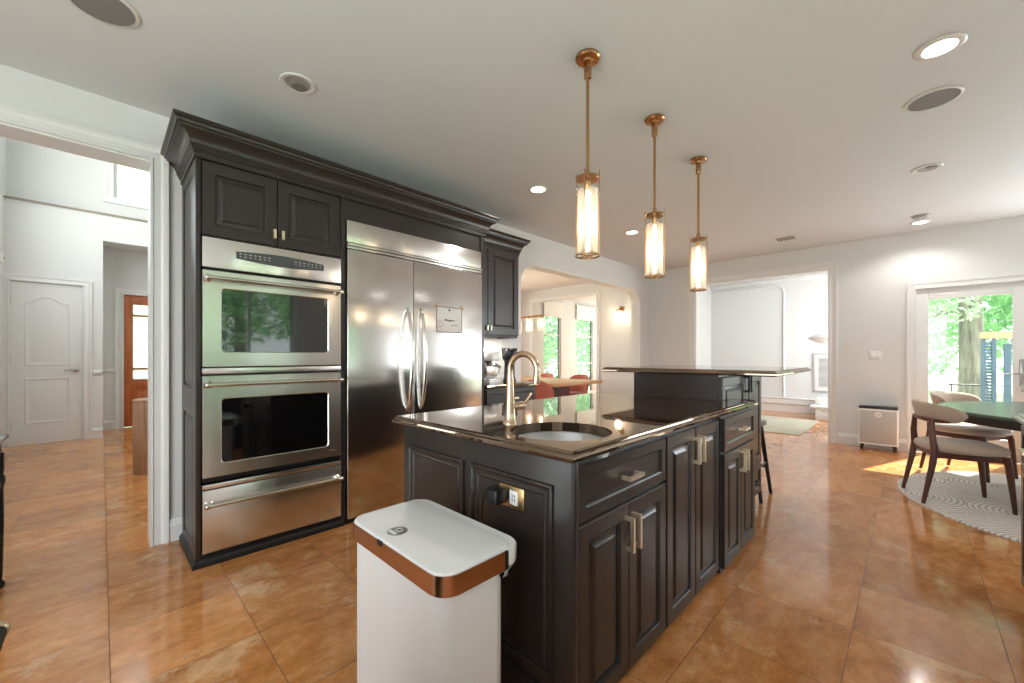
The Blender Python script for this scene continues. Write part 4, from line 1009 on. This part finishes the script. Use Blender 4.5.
# ================================================================== BREAKFAST NOOK BY THE GLASS DOOR
tag((lambda o: o)(MB().lathe((5.20, -1.20, 0.0005), [(1.285, 0), (1.285, 0.010), (1.27, 0.013), (0.6, 0.013), (0.01, 0.013)], 96).build('round_rug', M['rug'], None, 30)), 'round pale rug with arched line pattern under the breakfast table', 'rug')
RZ = 0.0165
tx, ty = 5.36, -1.17
t = thing('breakfast_table', 'round table with reflective green-black top and dark base by the glass door', 'table', (tx, ty, RZ))
mb = MB(); mb.lathe((tx, ty, 0), [(0.99, 0.722), (1.0, 0.728), (1.0, 0.744), (0.994, 0.750), (0.5, 0.750), (0.01, 0.750)], 72); mb.build('tabletop', M['tabletop'], t, 30)
mb = MB(); mb.lathe((tx, ty, 0), [(0.95, 0.655), (0.965, 0.66), (0.965, 0.7215), (0.5, 0.7215)], 72); mb.build('apron', M['tableside'], t, 30)
for k in range(4):
    a = R(36 + 90 * k); x, y = tx + 0.64 * math.cos(a), ty + 0.64 * math.sin(a)
    mb = MB(); mb.box(x - 0.035, x + 0.035, y - 0.035, y + 0.035, RZ, 0.656, 0.006); mb.build('leg', M['tableside'], t)

def nook_chair(lab):
    """local frame: seat centre at the origin, sitter faces +Y, height 0 = floor"""
    t = thing('dining_chair', lab, 'chair', (0, 0, 0), 'beige curved-back chairs at the breakfast table', local=True)
    mb = MB(); loops = []
    for z, k in ((0.418, 0.93), (0.428, 0.985), (0.448, 1.0), (0.466, 0.97), (0.478, 0.87), (0.484, 0.6), (0.486, 0.2)):
        loops.append(rrect(0, 0.01, 0.50 * k, 0.50 * k, 0.19 * k, z, 8))
    mb.loft(loops); mb.build('seat', M['fabric'], t, 60)
    mb = MB()
    for sx in (-1, 1): mb.box(sx * 0.175, sx * 0.203, -0.20, 0.20, 0.370, 0.417, 0.004)
    mb.box(-0.19, 0.19, 0.175, 0.20, 0.375, 0.417, 0.004); mb.box(-0.19, 0.19, -0.205, -0.18, 0.375, 0.417, 0.004)
    mb.build('seat_frame', M['walnut'], t)
    for sx in (-1, 1):
        mb = MB(); mb.tube([(sx * 0.198, 0.195, 0.416), (sx * 0.200, 0.205, 0.36), (sx * 0.208, 0.235, 0.001)], [0.022, 0.023, 0.013], 14); mb.build('leg', M['walnut'], t, 60)
        mb = MB(); mb.tube([(sx * 0.215, -0.270, 0.001), (sx * 0.205, -0.215, 0.30), (sx * 0.200, -0.198, 0.42), (sx * 0.190, -0.208, 0.54), (sx * 0.170, -0.205, 0.668)], [0.013, 0.021, 0.024, 0.021, 0.016], 14); mb.build('leg', M['walnut'], t, 60)
    # curved backrest: pad tapering to its tips, on a walnut rail
    def back_loops(r0, r1, half, zlo, zhi, taper, n=60):
        out = []
        for k in range(n + 1):
            u = -1 + 2 * k / n; a = R(-90 + half * u); f = (1 - taper * abs(u) ** 2.6) * max(0.12, (1 - abs(u) ** 9) ** 0.5)
            cz = (zlo + zhi) / 2 - 0.010 * abs(u) ** 2 ; hh = (zhi - zlo) / 2 * f; th = (r1 - r0) / 2 * (0.35 + 0.65 * min(1, f * 1.6)); rm = (r0 + r1) / 2
            sec = []
            for j in range(12):
                b = 2 * math.pi * j / 12; q = lambda v: math.copysign(abs(v) ** 0.7, v)
                rr = rm + th * q(math.cos(b)) + 0.030 * ((cz - 0.7) + hh * q(math.sin(b))) / 0.1; zz = cz + hh * q(math.sin(b))
                sec.append((rr * 1.02 * math.cos(a), rr * 0.86 * math.sin(a) - 0.01, zz))
            out.append(sec)
        return out
    mb = MB(); mb.loft(back_loops(0.228, 0.272, 84, 0.640, 0.805, 0.38)); mb.build('backrest', M['fabric'], t, 60)
    mb = MB(); mb.loft(back_loops(0.268, 0.290, 62, 0.652, 0.686, 0.15)); mb.build('back_rail', M['walnut'], t, 60)
    return t
ch = nook_chair('')
NOOK = [(4.90, -0.275, 196, 'beige curved-back chair with dark walnut legs, nearest the kitchen, before the breakfast table'),
        (6.10, -0.42, 150, 'beige curved-back chair on the glass-door side of the breakfast table'),
        (6.62, -1.22, 95, 'beige curved-back chair at the far side of the breakfast table, mostly hidden')]
for i, (x, y, rz, lab) in enumerate(NOOK):
    o = ch if i == 0 else copy_tree(ch)
    o.location = (x, y, RZ if i < 2 else RZ); o.rotation_euler = (0, 0, R(rz)); o['label'] = lab
NOOK_END = None

# air purifier against the far wall
px0, px1, pya, pyb = FX - 0.235, FX - 0.03, 0.100, 0.478
t = thing('air_purifier', 'white box air purifier with dark top and feet against the far wall', 'air purifier', ((px0 + px1) / 2, 0.29, 0))
mb = MB(); mb.loft([rrect((px0 + px1) / 2, (pya + pyb) / 2, px1 - px0, pyb - pya, 0.02, z) for z in (0.075, 0.525)]); mb.build('body', M['plastic'], t)
mb = MB(); mb.box(px0 - 0.004, px0 + 0.004, pya + 0.015, pyb - 0.015, 0.095, 0.505, 0.003); fp = mb.build('front_grille', M['perf'], t)
mb = MB(); mb.loft([rrect((px0 + px1) / 2, (pya + pyb) / 2, (px1 - px0) * k, (pyb - pya) * k, 0.02, z) for z, k in ((0.5255, 0.97), (0.548, 0.985), (0.552, 0.95))]); mb.build('top_panel', M['blackp'], t)
mb = MB(); mb.lathe((px0 - 0.0035, 0.285, 0.455), [(0.036, 0), (0.036, 0.003), (0.032, 0.0045), (0.003, 0.0045)], 28, axis=(-1, 0, 0)); bd = mb.build('badge', M['white'], fp)
mb = MB(); mb.box(px0 - 0.0095, px0 - 0.0075, 0.268, 0.302, 0.452, 0.459); mb.build('badge_mark', M['greydisc'], bd, 0)
for y in (pya + 0.04, pyb - 0.04):
    for x in (px0 + 0.03, px1 - 0.03):
        mb = MB(); mb.tube([(x, y, 0.076), (x, y + (0.012 if y > 0.29 else -0.012), 0.0005)], [0.019, 0.012], 12); mb.build('foot', M['tableside'], t)
# light switch
t = thing('light_switch', 'small white double light switch plate on the far wall above the air purifier', 'switch', (FX, 0.318, 1.2))
mb = MB(); mb.box(FX - 0.006, FX - 0.0006, 0.262, 0.378, 1.140, 1.258, 0.002); pl = mb.build('plate', M['plastic'], t)
for y in (0.296, 0.344):
    mb = MB(); mb.box(FX - 0.009, FX - 0.0058, y - 0.017, y + 0.017, 1.166, 1.232, 0.0015); mb.build('rocker', M['white'], t)

# bar stool behind the raised bar
t = thing('bar_stool', 'dark wooden bar stool with splayed legs standing behind the raised bar', 'stool', (3.93, 1.03, 0))
mb = MB(); mb.loft([rrect(3.93, 1.03, 0.30 * k, 0.30 * k, 0.07, z) for z, k in ((0.600, 0.94), (0.608, 1.0), (0.632, 1.0), (0.640, 0.96))]); mb.build('seat', M['tableside'], t)
ft = []
for sx, sy in ((-1, -1), (1, -1), (1, 1), (-1, 1)):
    mb = MB(); a = Vector((3.93 + sx * 0.10, 1.03 + sy * 0.10, 0.602)); b = Vector((3.93 + sx * 0.165, 1.03 + sy * 0.165, 0.001)); mb.tube([a, b], [0.019, 0.014], 10); mb.build('leg', M['tableside'], t); ft.append((a, b))
for i in range(4):
    k = 0.62 if i % 2 else 0.55; p, q = ft[i][0].lerp(ft[i][1], k), ft[(i + 1) % 4][0].lerp(ft[(i + 1) % 4][1], k)
    mb = MB(); mb.cyl(p, q, 0.009, seg=10); mb.build('stretcher', M['tableside'], t)

# counter run along the right-hand wall, only its end is in the frame
t = thing('counter_cabinet', 'dark base cabinet at the right edge, end of the counter run opposite the island', 'cabinet', (1.8, -0.75, 0))
mb = MB(); mb.box(0.42, 3.14, -1.195, -0.402, 0.09, 0.878); mb.box(0.42, 3.10, -1.195, -0.50, 0.0, 0.09); mb.build('carcass', M['cab'], t)
for k in range(5):
    x = 0.43 + k * 0.54
    f = drawer_front('drawer', (x, -0.402, 0.69), X_, Z_, Y_, 0.53, 0.175, t); pull(f, (x + 0.265, -0.382, 0.775), X_, Y_, 0.12)
    d = raised_door('door', (x, -0.402, 0.10), X_, Z_, Y_, 0.53, 0.58, t); pull(d, (x + (0.49 if k % 2 == 1 else 0.04), -0.382, 0.58), Z_, Y_, 0.12)
o = slab([(0.42, -1.196), (3.17, -1.196), (3.17, -0.362), (0.42, -0.362)], 0.880, 0.918).build('right_worktop', M['stonetop'], None, 25)
tag(o, 'light stone worktop on the dark cabinet at the right edge', 'countertop')
# range at the left edge, only the tip of its oven handle is in the frame
t = thing('range_cooker', 'black range cooker at the left edge, only its bar handle end showing', 'cooker', (-0.55, 0.7, 0))
rx = -0.178
mb = MB(); mb.box(-0.86, rx - 0.03, 0.35, 1.11, 0.06, 0.90, 0.004); mb.build('body', M['blackp'], t)
mb = MB(); mb.box(rx - 0.03, rx - 0.005, 0.365, 1.095, 0.18, 0.72, 0.004); dd = mb.build('oven_door', M['ovenglass'], t)
mb = MB(); mb.tube([(rx + 0.045, 0.38, 0.70), (rx + 0.045, 1.17, 0.70)], 0.013, 12)
for y in (0.43, 1.05): mb.cyl((rx - 0.006, y, 0.70), (rx + 0.045, y, 0.70), 0.011)
mb.build('handle', M['blackp'], dd)
mb = MB(); mb.lathe((rx + 0.045, 1.17, 0.70), [(0.0135, 0), (0.0155, 0.004), (0.0155, 0.012), (0.01, 0.016)], 16, axis=(0, 1, 0)); mb.build('handle_cap', M['gold'], dd)
mb = MB(); mb.box(-0.86, rx - 0.02, 0.35, 1.11, 0.901, 0.915, 0.003); mb.build('cooktop', M['ovenglass'], t)
for k in range(5):
    mb = MB(); mb.lathe((rx - 0.03, 0.45 + k * 0.14, 0.80), [(0.022, 0), (0.020, 0.03), (0.01, 0.033)], 18, axis=(1, 0, 0)); mb.build('knob', M['blackp'], t)
for x in (-0.80, rx - 0.09):
    for y in (0.41, 1.05):
        mb = MB(); mb.cyl((x, y, 0.0005), (x, y, 0.061), 0.02); mb.build('foot', M['blackp'], t)

# ================================================================== ENTRANCE HALL
t = thing('console_table', 'black console table with turned legs and grey stone top, left edge of the hall opening', 'table', (-0.62, 3.45, 0))
mb = MB(); mb.box(-0.90, -0.342, 3.16, 3.38, 0.768, 0.790, 0.005); mb.build('top', M['stonetop'], t)
mb = MB(); mb.box(-0.875, -0.362, 3.18, 3.36, 0.68, 0.7675, 0.003); mb.build('apron', M['blackp'], t)
for x in (-0.86, -0.372):
    for y in (3.20, 3.34):
        mb = MB(); mb.lathe((x, y, 0), [(0.012, 0.0005), (0.022, 0.012), (0.022, 0.03), (0.012, 0.045), (0.014, 0.07), (0.019, 0.35), (0.017, 0.52), (0.024, 0.55), (0.024, 0.57), (0.017, 0.59), (0.020, 0.62), (0.020, 0.70)], 20); mb.build('leg', M['blackp'], t)
o = MB().lathe((0.375, 5.62, 0.0005), [(0.150, 0), (0.155, 0.006), (0.155, 0.715), (0.150, 0.730), (0.158, 0.734), (0.158, 0.748), (0.150, 0.752), (0.01, 0.752)], 48).build('drum_pedestal', M['pedestalwood'], None, 40)
tag(o, 'round pale wooden drum pedestal standing on the hall floor', 'pedestal')
t = thing('wall_sensor', 'small white alarm sensor on the left hall wall beside the panelled door', 'sensor', (-0.89, 8.1, 2.41))
mb = MB(); mb.box(-0.899, -0.865, 8.05, 8.13, 2.36, 2.47, 0.008); mb.build('housing', M['plastic'], t)
mb = MB(); mb.sphere((-0.863, 8.09, 2.425), 0.015, (0.5, 1, 1)); mb.build('sensor_eye', M['greydisc'], t)

# ================================================================== DINING ROOM BEYOND THE ARCH
t = thing('dining_table', 'rectangular oak dining table in the room beyond the arch', 'table', (5.5, 4.75, 0))
mb = MB(); mb.box(4.80, 6.19, 3.86, 5.72, 0.715, 0.765, 0.006); mb.build('tabletop', M['oak'], t)
for y in (4.25, 5.33):
    mb = MB(); mb.prism([(5.25, 0.0005), (5.75, 0.0005), (5.68, 0.714), (5.32, 0.714)], 'y', y - 0.04, y + 0.04); mb.build('leg', M['walnut'], t)
mb = MB(); mb.box(5.44, 5.56, 4.29, 5.29, 0.30, 0.36, 0.004); mb.build('stretcher', M['walnut'], t)
def pink_chair(lab):
    t = thing('upholstered_chair', lab, 'chair', (0, 0, 0), 'pink upholstered dining chairs', local=True)
    mb = MB(); mb.loft([rrect(0, 0.0, 0.48 * k, 0.48 * k, 0.12 * k, z) for z, k in ((0.415, 0.92), (0.43, 1.0), (0.47, 1.0), (0.49, 0.94), (0.496, 0.6))]); mb.build('seat', M['pink'], t, 60)
    mb = MB(); loops = []
    for k in range(21):
        u = -1 + k / 10; a = R(-90 + 72 * u); hi = 0.83 - 0.16 * abs(u) ** 3; lo = 0.44
        row = []
        for r, z in ((0.235, lo), (0.235, (lo + hi) / 2), (0.245, hi - 0.02), (0.262, hi), (0.282, hi - 0.02), (0.272, (lo + hi) / 2), (0.262, lo)):
            row.append((r * 1.0 * math.cos(a), r * math.sin(a) - 0.02 - 0.10 * (z - lo), z))
        loops.append(row)
    mb.loft(loops); mb.build('backrest', M['pink'], t, 60)
    for sx in (-1, 1):
        for sy in (-1, 1):
            mb = MB(); mb.tube([(sx * 0.17, sy * 0.17, 0.416), (sx * 0.21, sy * 0.21, 0.001)], [0.014, 0.010], 10); mb.build('leg', M['iron'], t)
    return t
pc = pink_chair('')
for i, (x, y, rz, lab) in enumerate([(4.98, 4.14, -90, 'pink upholstered chair at the near side of the oak table'), (4.98, 5.24, -90, 'pink upholstered chair just behind the faucet, farther along the near side of the oak table'),
                                     (6.36, 4.62, 90, 'pink upholstered chair across the oak table, below the right-hand window'), (6.36, 5.48, 90, 'pink upholstered chair across the oak table, below the left-hand window')]):
    o = pc if i == 0 else copy_tree(pc)
    o.location = (x, y, 0); o.rotation_euler = (0, 0, R(rz)); o['label'] = lab
# chandelier: brass bar with glass cylinders
t = thing('linear_chandelier', 'brass bar chandelier with glowing glass cylinders hanging over the oak table', 'chandelier', (5.35, 5.25, H))
mb = MB(); mb.box(5.325, 5.375, 4.50, 6.00, 1.875, 1.905, 0.004); mb.build('bar', M['brass'], t)
for y in (5.25,): mb = MB(); mb.cyl((5.35, y, 1.904), (5.35, y, H - 0.025), 0.007, seg=10); mb.build('rod', M['brass'], t)
mb = MB(); mb.box(5.29, 5.41, 5.19, 5.31, H - 0.026, H - 0.001, 0.004); mb.build('canopy', M['brass'], t)
for k in range(6):
    y = 4.56 + k * 0.276
    mb = MB(); mb.cyl((5.35, y, 1.876), (5.35, y, 1.845), 0.03); st = mb.build('socket', M['brass'], t)
    mb = MB(); mb.lathe((5.35, y, 0), [(0.062, 1.86), (0.062, 1.63)], 28, cap0=False, cap1=False); mb.build('glass_shade', M['frost'], st)
    mb = MB(); mb.lathe((5.35, y, 0), [(0.012, 1.845), (0.024, 1.80), (0.028, 1.74), (0.015, 1.69)], 14); mb.build('bulb', M['bulb'], st)
light_point('chandelier_glow', (0, 0, -1.05), 14, (1.0, 0.76, 0.5), 0.15, t)
# wall sconce
t = thing('wall_sconce', 'brass wall sconce with glowing glass tube on the dining room wall', 'wall lamp', (7.2, 4.05, 2.1))
mb = MB(); mb.lathe((7.199, 4.05, 2.12), [(0.055, 0), (0.055, 0.012), (0.02, 0.018)], 24, axis=(-1, 0, 0)); mb.tube([(7.185, 4.05, 2.12), (7.12, 4.05, 2.12), (7.10, 4.05, 2.09)], 0.012, 10); mb.box(7.06, 7.14, 4.00, 4.10, 2.075, 2.10, 0.006); mb.build('bracket', M['brass'], t)
mb = MB(); mb.lathe((7.10, 4.05, 0), [(0.05, 2.078), (0.05, 1.80)], 24, cap0=False, cap1=False); mb.build('glass_shade', M['frost'], t)
mb = MB(); mb.lathe((7.10, 4.05, 0), [(0.012, 2.07), (0.022, 2.03), (0.022, 1.88), (0.01, 1.85)], 14); mb.build('bulb', M['bulb'], t)
light_point('sconce_glow', (-0.13, 0, -0.14), 7, (1.0, 0.80, 0.58), 0.06, t)
# roller shades pulled part way down in the sunroom windows
for (a, b), lab in ((W1, 'white fabric shade on the left of the two sunroom windows'), (W2, 'white fabric shade on the right of the two sunroom windows')):
    t = thing('window_shade', lab, 'window shade', ((a + b) / 2, 6.77, 2.6))
    mb = MB(); mb.box(a - 0.03, b + 0.03, 6.755, 6.765, 2.235, 2.62); mb.build('fabric', M['shade'], t)
    mb = MB(); mb.cyl((a - 0.035, 6.77, 2.63), (b + 0.035, 6.77, 2.63), 0.025); mb.build('roller', M['trim'], t)
    mb = MB(); mb.box(a - 0.03, b + 0.03, 6.750, 6.768, 2.222, 2.238, 0.003); mb.build('hem_bar', M['trim'], t)

# ================================================================== LIVING ROOM BEYOND THE FAR OPENING
o = MB().loft([rrect(8.28, 2.15, 1.9, 1.95, 0.01, z) for z in (0.0005, 0.009)]).build('area_rug', M['sage'], None); tag(o, 'worn pale sage rug on the living room floor', 'rug')
t = thing('stepped_bench', 'low white stepped bench against the living room wall, under the picture', 'bench', (9.8, 0.95, 0))
mb = MB(); mb.box(9.34, 10.22, 0.40, 1.26, 0.0005, 0.225, 0.008); mb.build('base', M['white'], t)
mb = MB(); mb.box(9.30, 10.22, 0.40, 1.345, 0.226, 0.262, 0.006); mb.build('ledge', M['white'], t)
mb = MB(); mb.box(9.62, 10.22, 0.40, 1.30, 0.263, 0.385, 0.008); mb.build('upper_step', M['white'], t)
t = thing('framed_picture', 'silver framed grey print hung on the living room wall', 'picture', (10.29, 1.1, 0.85))
mb = MB()
for ya, yb, za, zb in ((0.86, 0.89, 0.46, 1.25), (1.39, 1.42, 0.46, 1.25), (0.89, 1.39, 0.46, 0.49), (0.89, 1.39, 1.22, 1.25)): mb.box(10.268, 10.298, ya, yb, za, zb, 0.003)
mb.build('frame', M['artframe'], t)
mb = MB(); mb.box(10.284, 10.296, 0.89, 1.39, 0.49, 1.22); mb.build('mount', M['paper'], t)
mb = MB(); mb.box(10.281, 10.285, 0.95, 1.33, 0.56, 1.15); mb.build('print', M['art'], t)
t = thing('saucer_pendant', 'white saucer shaped hanging lamp in the living room', 'pendant lamp', (9.0, 1.0, 2.86))
mb = MB(); mb.lathe((9.0, 1.0, 1.51), [(0.01, -0.115), (0.12, -0.10), (0.22, -0.065), (0.30, -0.018), (0.325, 0.0), (0.30, 0.022), (0.22, 0.068), (0.12, 0.10), (0.01, 0.115)], 40); mb.build('shade', M['shade'], t, 60)
mb = MB(); mb.cyl((9.0, 1.0, 1.62), (9.0, 1.0, 2.845), 0.004, seg=8); mb.build('cord', M['plastic'], t)
mb = MB(); mb.lathe((9.0, 1.0, 2.859), [(0.05, 0), (0.05, -0.015), (0.01, -0.02)], 20); mb.build('canopy', M['plastic'], t)

# ================================================================== OUTDOORS
GZ = -0.30
mb = MB(); mb.box(-30, 70, -45, 60, GZ - 0.1, GZ); struct('ground', mb, M['lawn'])
mb = MB(); mb.box(7.24, 10.6, -4.0, 0.12, -0.16, -0.06); struct('deck', mb, M['deck'])
t = thing('iron_railing', 'thin dark iron railing on the lawn beyond the glass door', 'railing', (12.2, -1.0, GZ))
for k in range(9):
    y = -0.60 - k * 0.42
    mb = MB(); mb.cyl((12.2, y, GZ), (12.2, y, 0.62), 0.014, seg=8); mb.build('post', M['iron'], t)
mb = MB(); mb.cyl((12.2, -0.55, 0.61), (12.2, -4.0, 0.61), 0.014, seg=8); mb.cyl((12.2, -0.55, 0.05), (12.2, -4.0, 0.05), 0.01, seg=8); mb.build('rail', M['iron'], t)
t = thing('louvred_screen', 'slate blue louvred screen standing on the deck outside the glass door', 'screen', (8.75, -0.84, -0.06))
for y in (-0.735, -0.835, -0.955):
    mb = MB(); w = 0.045 if y > -0.9 else 0.07; mb.box(8.72, 8.78, y - w / 2, y + w / 2, -0.059, 1.44 if y > -0.9 else 1.36, 0.004); mb.build('post', M['blueshutter'], t)
for k in range(30):
    z = 0.05 + k * 0.045
    mb = MB(); mb.loft([[(x, y, zz) for x, zz in ((8.735, z), (8.765, z + 0.030), (8.768, z + 0.026), (8.738, z - 0.004))] for y in (-0.813, -0.757)]); mb.build('slat', M['blueshutter'], t)
mb = MB(); mb.box(8.70, 8.80, -1.10, -0.71, 1.441, 1.53, 0.006); mb.build('cap_beam', mat('terracotta_paint', srgb(226, 172, 130), 0.7), t)

def tree(name, base, h, tr, crown, n, leaf, lab, group, mleaf, lean=(0, 0), branches=5, seed=1):
    """trunk and branches as one tapering mesh each; crown: list of (cx,cy,cz,rx,ry,rz) of leaf clusters"""
    rnd = random.Random(seed)
    t = thing(name, lab, 'tree', base, group)
    bx_, by_, bz_ = base
    mb = MB(); pts = [(bx_ + lean[0] * k / 6, by_ + lean[1] * k / 6, bz_ + h * k / 6) for k in range(7)]
    mb.tube(pts, [tr * (1.25 if k == 0 else 1 - 0.09 * k) for k in range(7)], 14)
    for b in range(branches):
        c = rnd.choice(crown); k = rnd.uniform(0.35, 0.95); s = Vector((bx_ + lean[0] * k, by_ + lean[1] * k, bz_ + h * k)); e_ = Vector((c[0] + rnd.uniform(-.6, .6) * c[3], c[1] + rnd.uniform(-.6, .6) * c[4], c[2] + rnd.uniform(-.3, .6) * c[5]))
        m_ = s.lerp(e_, 0.5) + Vector((rnd.uniform(-.2, .2), rnd.uniform(-.2, .2), rnd.uniform(0, .4)))
        mb.tube([s, m_, e_], [tr * 0.35, tr * 0.22, tr * 0.08], 8)
    mb.build('trunk', M['bark'], t, 60)
    mb = MB(); tot = sum(c[3] * c[4] * c[5] for c in crown)
    for c in crown:
        for _ in range(int(n * c[3] * c[4] * c[5] / tot)):
            while True:
                p = Vector((rnd.uniform(-1, 1), rnd.uniform(-1, 1), rnd.uniform(-1, 1)))
                if 0.15 < p.length < 1: break
            q = Vector((c[0] + p.x * c[3], c[1] + p.y * c[4], c[2] + p.z * c[5]))
            nrm = Vector((rnd.uniform(-1, 1), rnd.uniform(-1, 1), rnd.uniform(0, 1.4))).normalized(); u = nrm.orthogonal().normalized(); v = nrm.cross(u)
            a = rnd.uniform(0, 6.28); u2 = u * math.cos(a) + v * math.sin(a); v2 = nrm.cross(u2); s = leaf * rnd.uniform(0.6, 1.3)
            vs = [mb.bm.verts.new(q + u2 * s * i + v2 * s * j + nrm * s * kk) for i, j, kk in ((-1, 0, 0), (0, -0.42, 0.10), (1, 0, -0.1), (0, 0.42, 0.10))]
            mb.bm.faces.new((vs[0], vs[1], vs[2])); mb.bm.faces.new((vs[0], vs[2], vs[3]))
    o = mb.build('crown', mleaf, t, 0)
    return t
tree('big_tree', (14.2, -1.05, GZ), 7.0, 0.24, [(13.4, 1.0, 3.6, 1.4, 1.8, 0.9), (13.2, 0.0, 2.3, 0.9, 1.2, 0.6), (13.0, -2.3, 3.4, 1.2, 1.4, 1.0), (14.0, -1.2, 5.6, 2.2, 2.6, 1.2), (13.3, 0.6, 1.5, 0.8, 1.0, 0.5)], 9000, 0.075, 'thick grey trunked tree standing beyond the glass door', 'trees outside the glass door', M['leafpale'], (0.3, 0.1), 9, 3)
tree('garden_tree', (19.0, 2.2, GZ), 5.0, 0.16, [(19, 2.2, 3.2, 2.0, 2.4, 2.2), (18.4, 0.6, 1.6, 1.5, 1.7, 1.2)], 7000, 0.10, 'bushy green tree filling the left of the glass door view', 'trees outside the glass door', M['leafpale'], (0, 0), 6, 5)
tree('garden_tree', (21.5, -4.2, GZ), 5.5, 0.18, [(21.5, -3.4, 4.0, 2.4, 2.6, 2.0), (20.9, -2.6, 2.0, 1.6, 1.8, 0.9)], 4200, 0.14, 'green tree right of the thick trunk in the glass door view', 'trees outside the glass door', M['leaf'], (0, 0), 6, 6)
tree('garden_tree', (26.0, -0.3, GZ), 7.0, 0.2, [(26, -0.3, 4.5, 2.5, 5.5, 3.0), (25, 0.5, 1.2, 1.5, 4.0, 1.0)], 5200, 0.20, 'distant green tree closing the glass door view', 'trees outside the glass door', M['leafpale'], (0, 0), 6, 8)
tree('leaning_tree', (12.3, 9.6, GZ), 4.6, 0.10, [(12.6, 9.9, 2.2, 0.9, 1.2, 1.1), (11.4, 10.4, 1.6, 1.1, 1.2, 1.1), (13.6, 9.6, 2.8, 1.0, 1.0, 1.2)], 3600, 0.10, 'dark branched leaning tree outside the left sunroom window', 'trees outside the sunroom windows', M['leaf'], (1.1, 0.3), 7, 11)
tree('garden_tree', (17.0, 11.2, GZ), 4.6, 0.13, [(17.0, 11.0, 1.9, 1.6, 1.5, 1.9), (15.4, 11.6, 1.4, 1.4, 1.4, 1.5), (13.0, 13.0, 1.6, 2.6, 1.6, 1.8)], 5200, 0.13, 'green tree outside the right sunroom window', 'trees outside the sunroom windows', M['leaf'], (0.3, 0.2), 7, 12)
tree('garden_tree', (3.0, -9.0, GZ), 5.0, 0.20, [(3.2, -8.6, 3.2, 2.4, 1.6, 1.6), (1.2, -9.2, 1.4, 1.8, 1.4, 0.9)], 3600, 0.14, 'green tree outside the kitchen sink window, seen reflected in the oven glass', None, M['leaf'], (0, 0), 6, 21)
tree('garden_tree', (1.6, 14.0, GZ), 4.0, 0.14, [(1.2, 13.6, 1.6, 1.8, 1.2, 1.6), (2.2, 14.2, 3.0, 1.6, 1.2, 1.2)], 3600, 0.13, 'green tree behind the frosted front door glass', 'trees outside the front door', M['leafpale'], (0, 0), 6, 31)
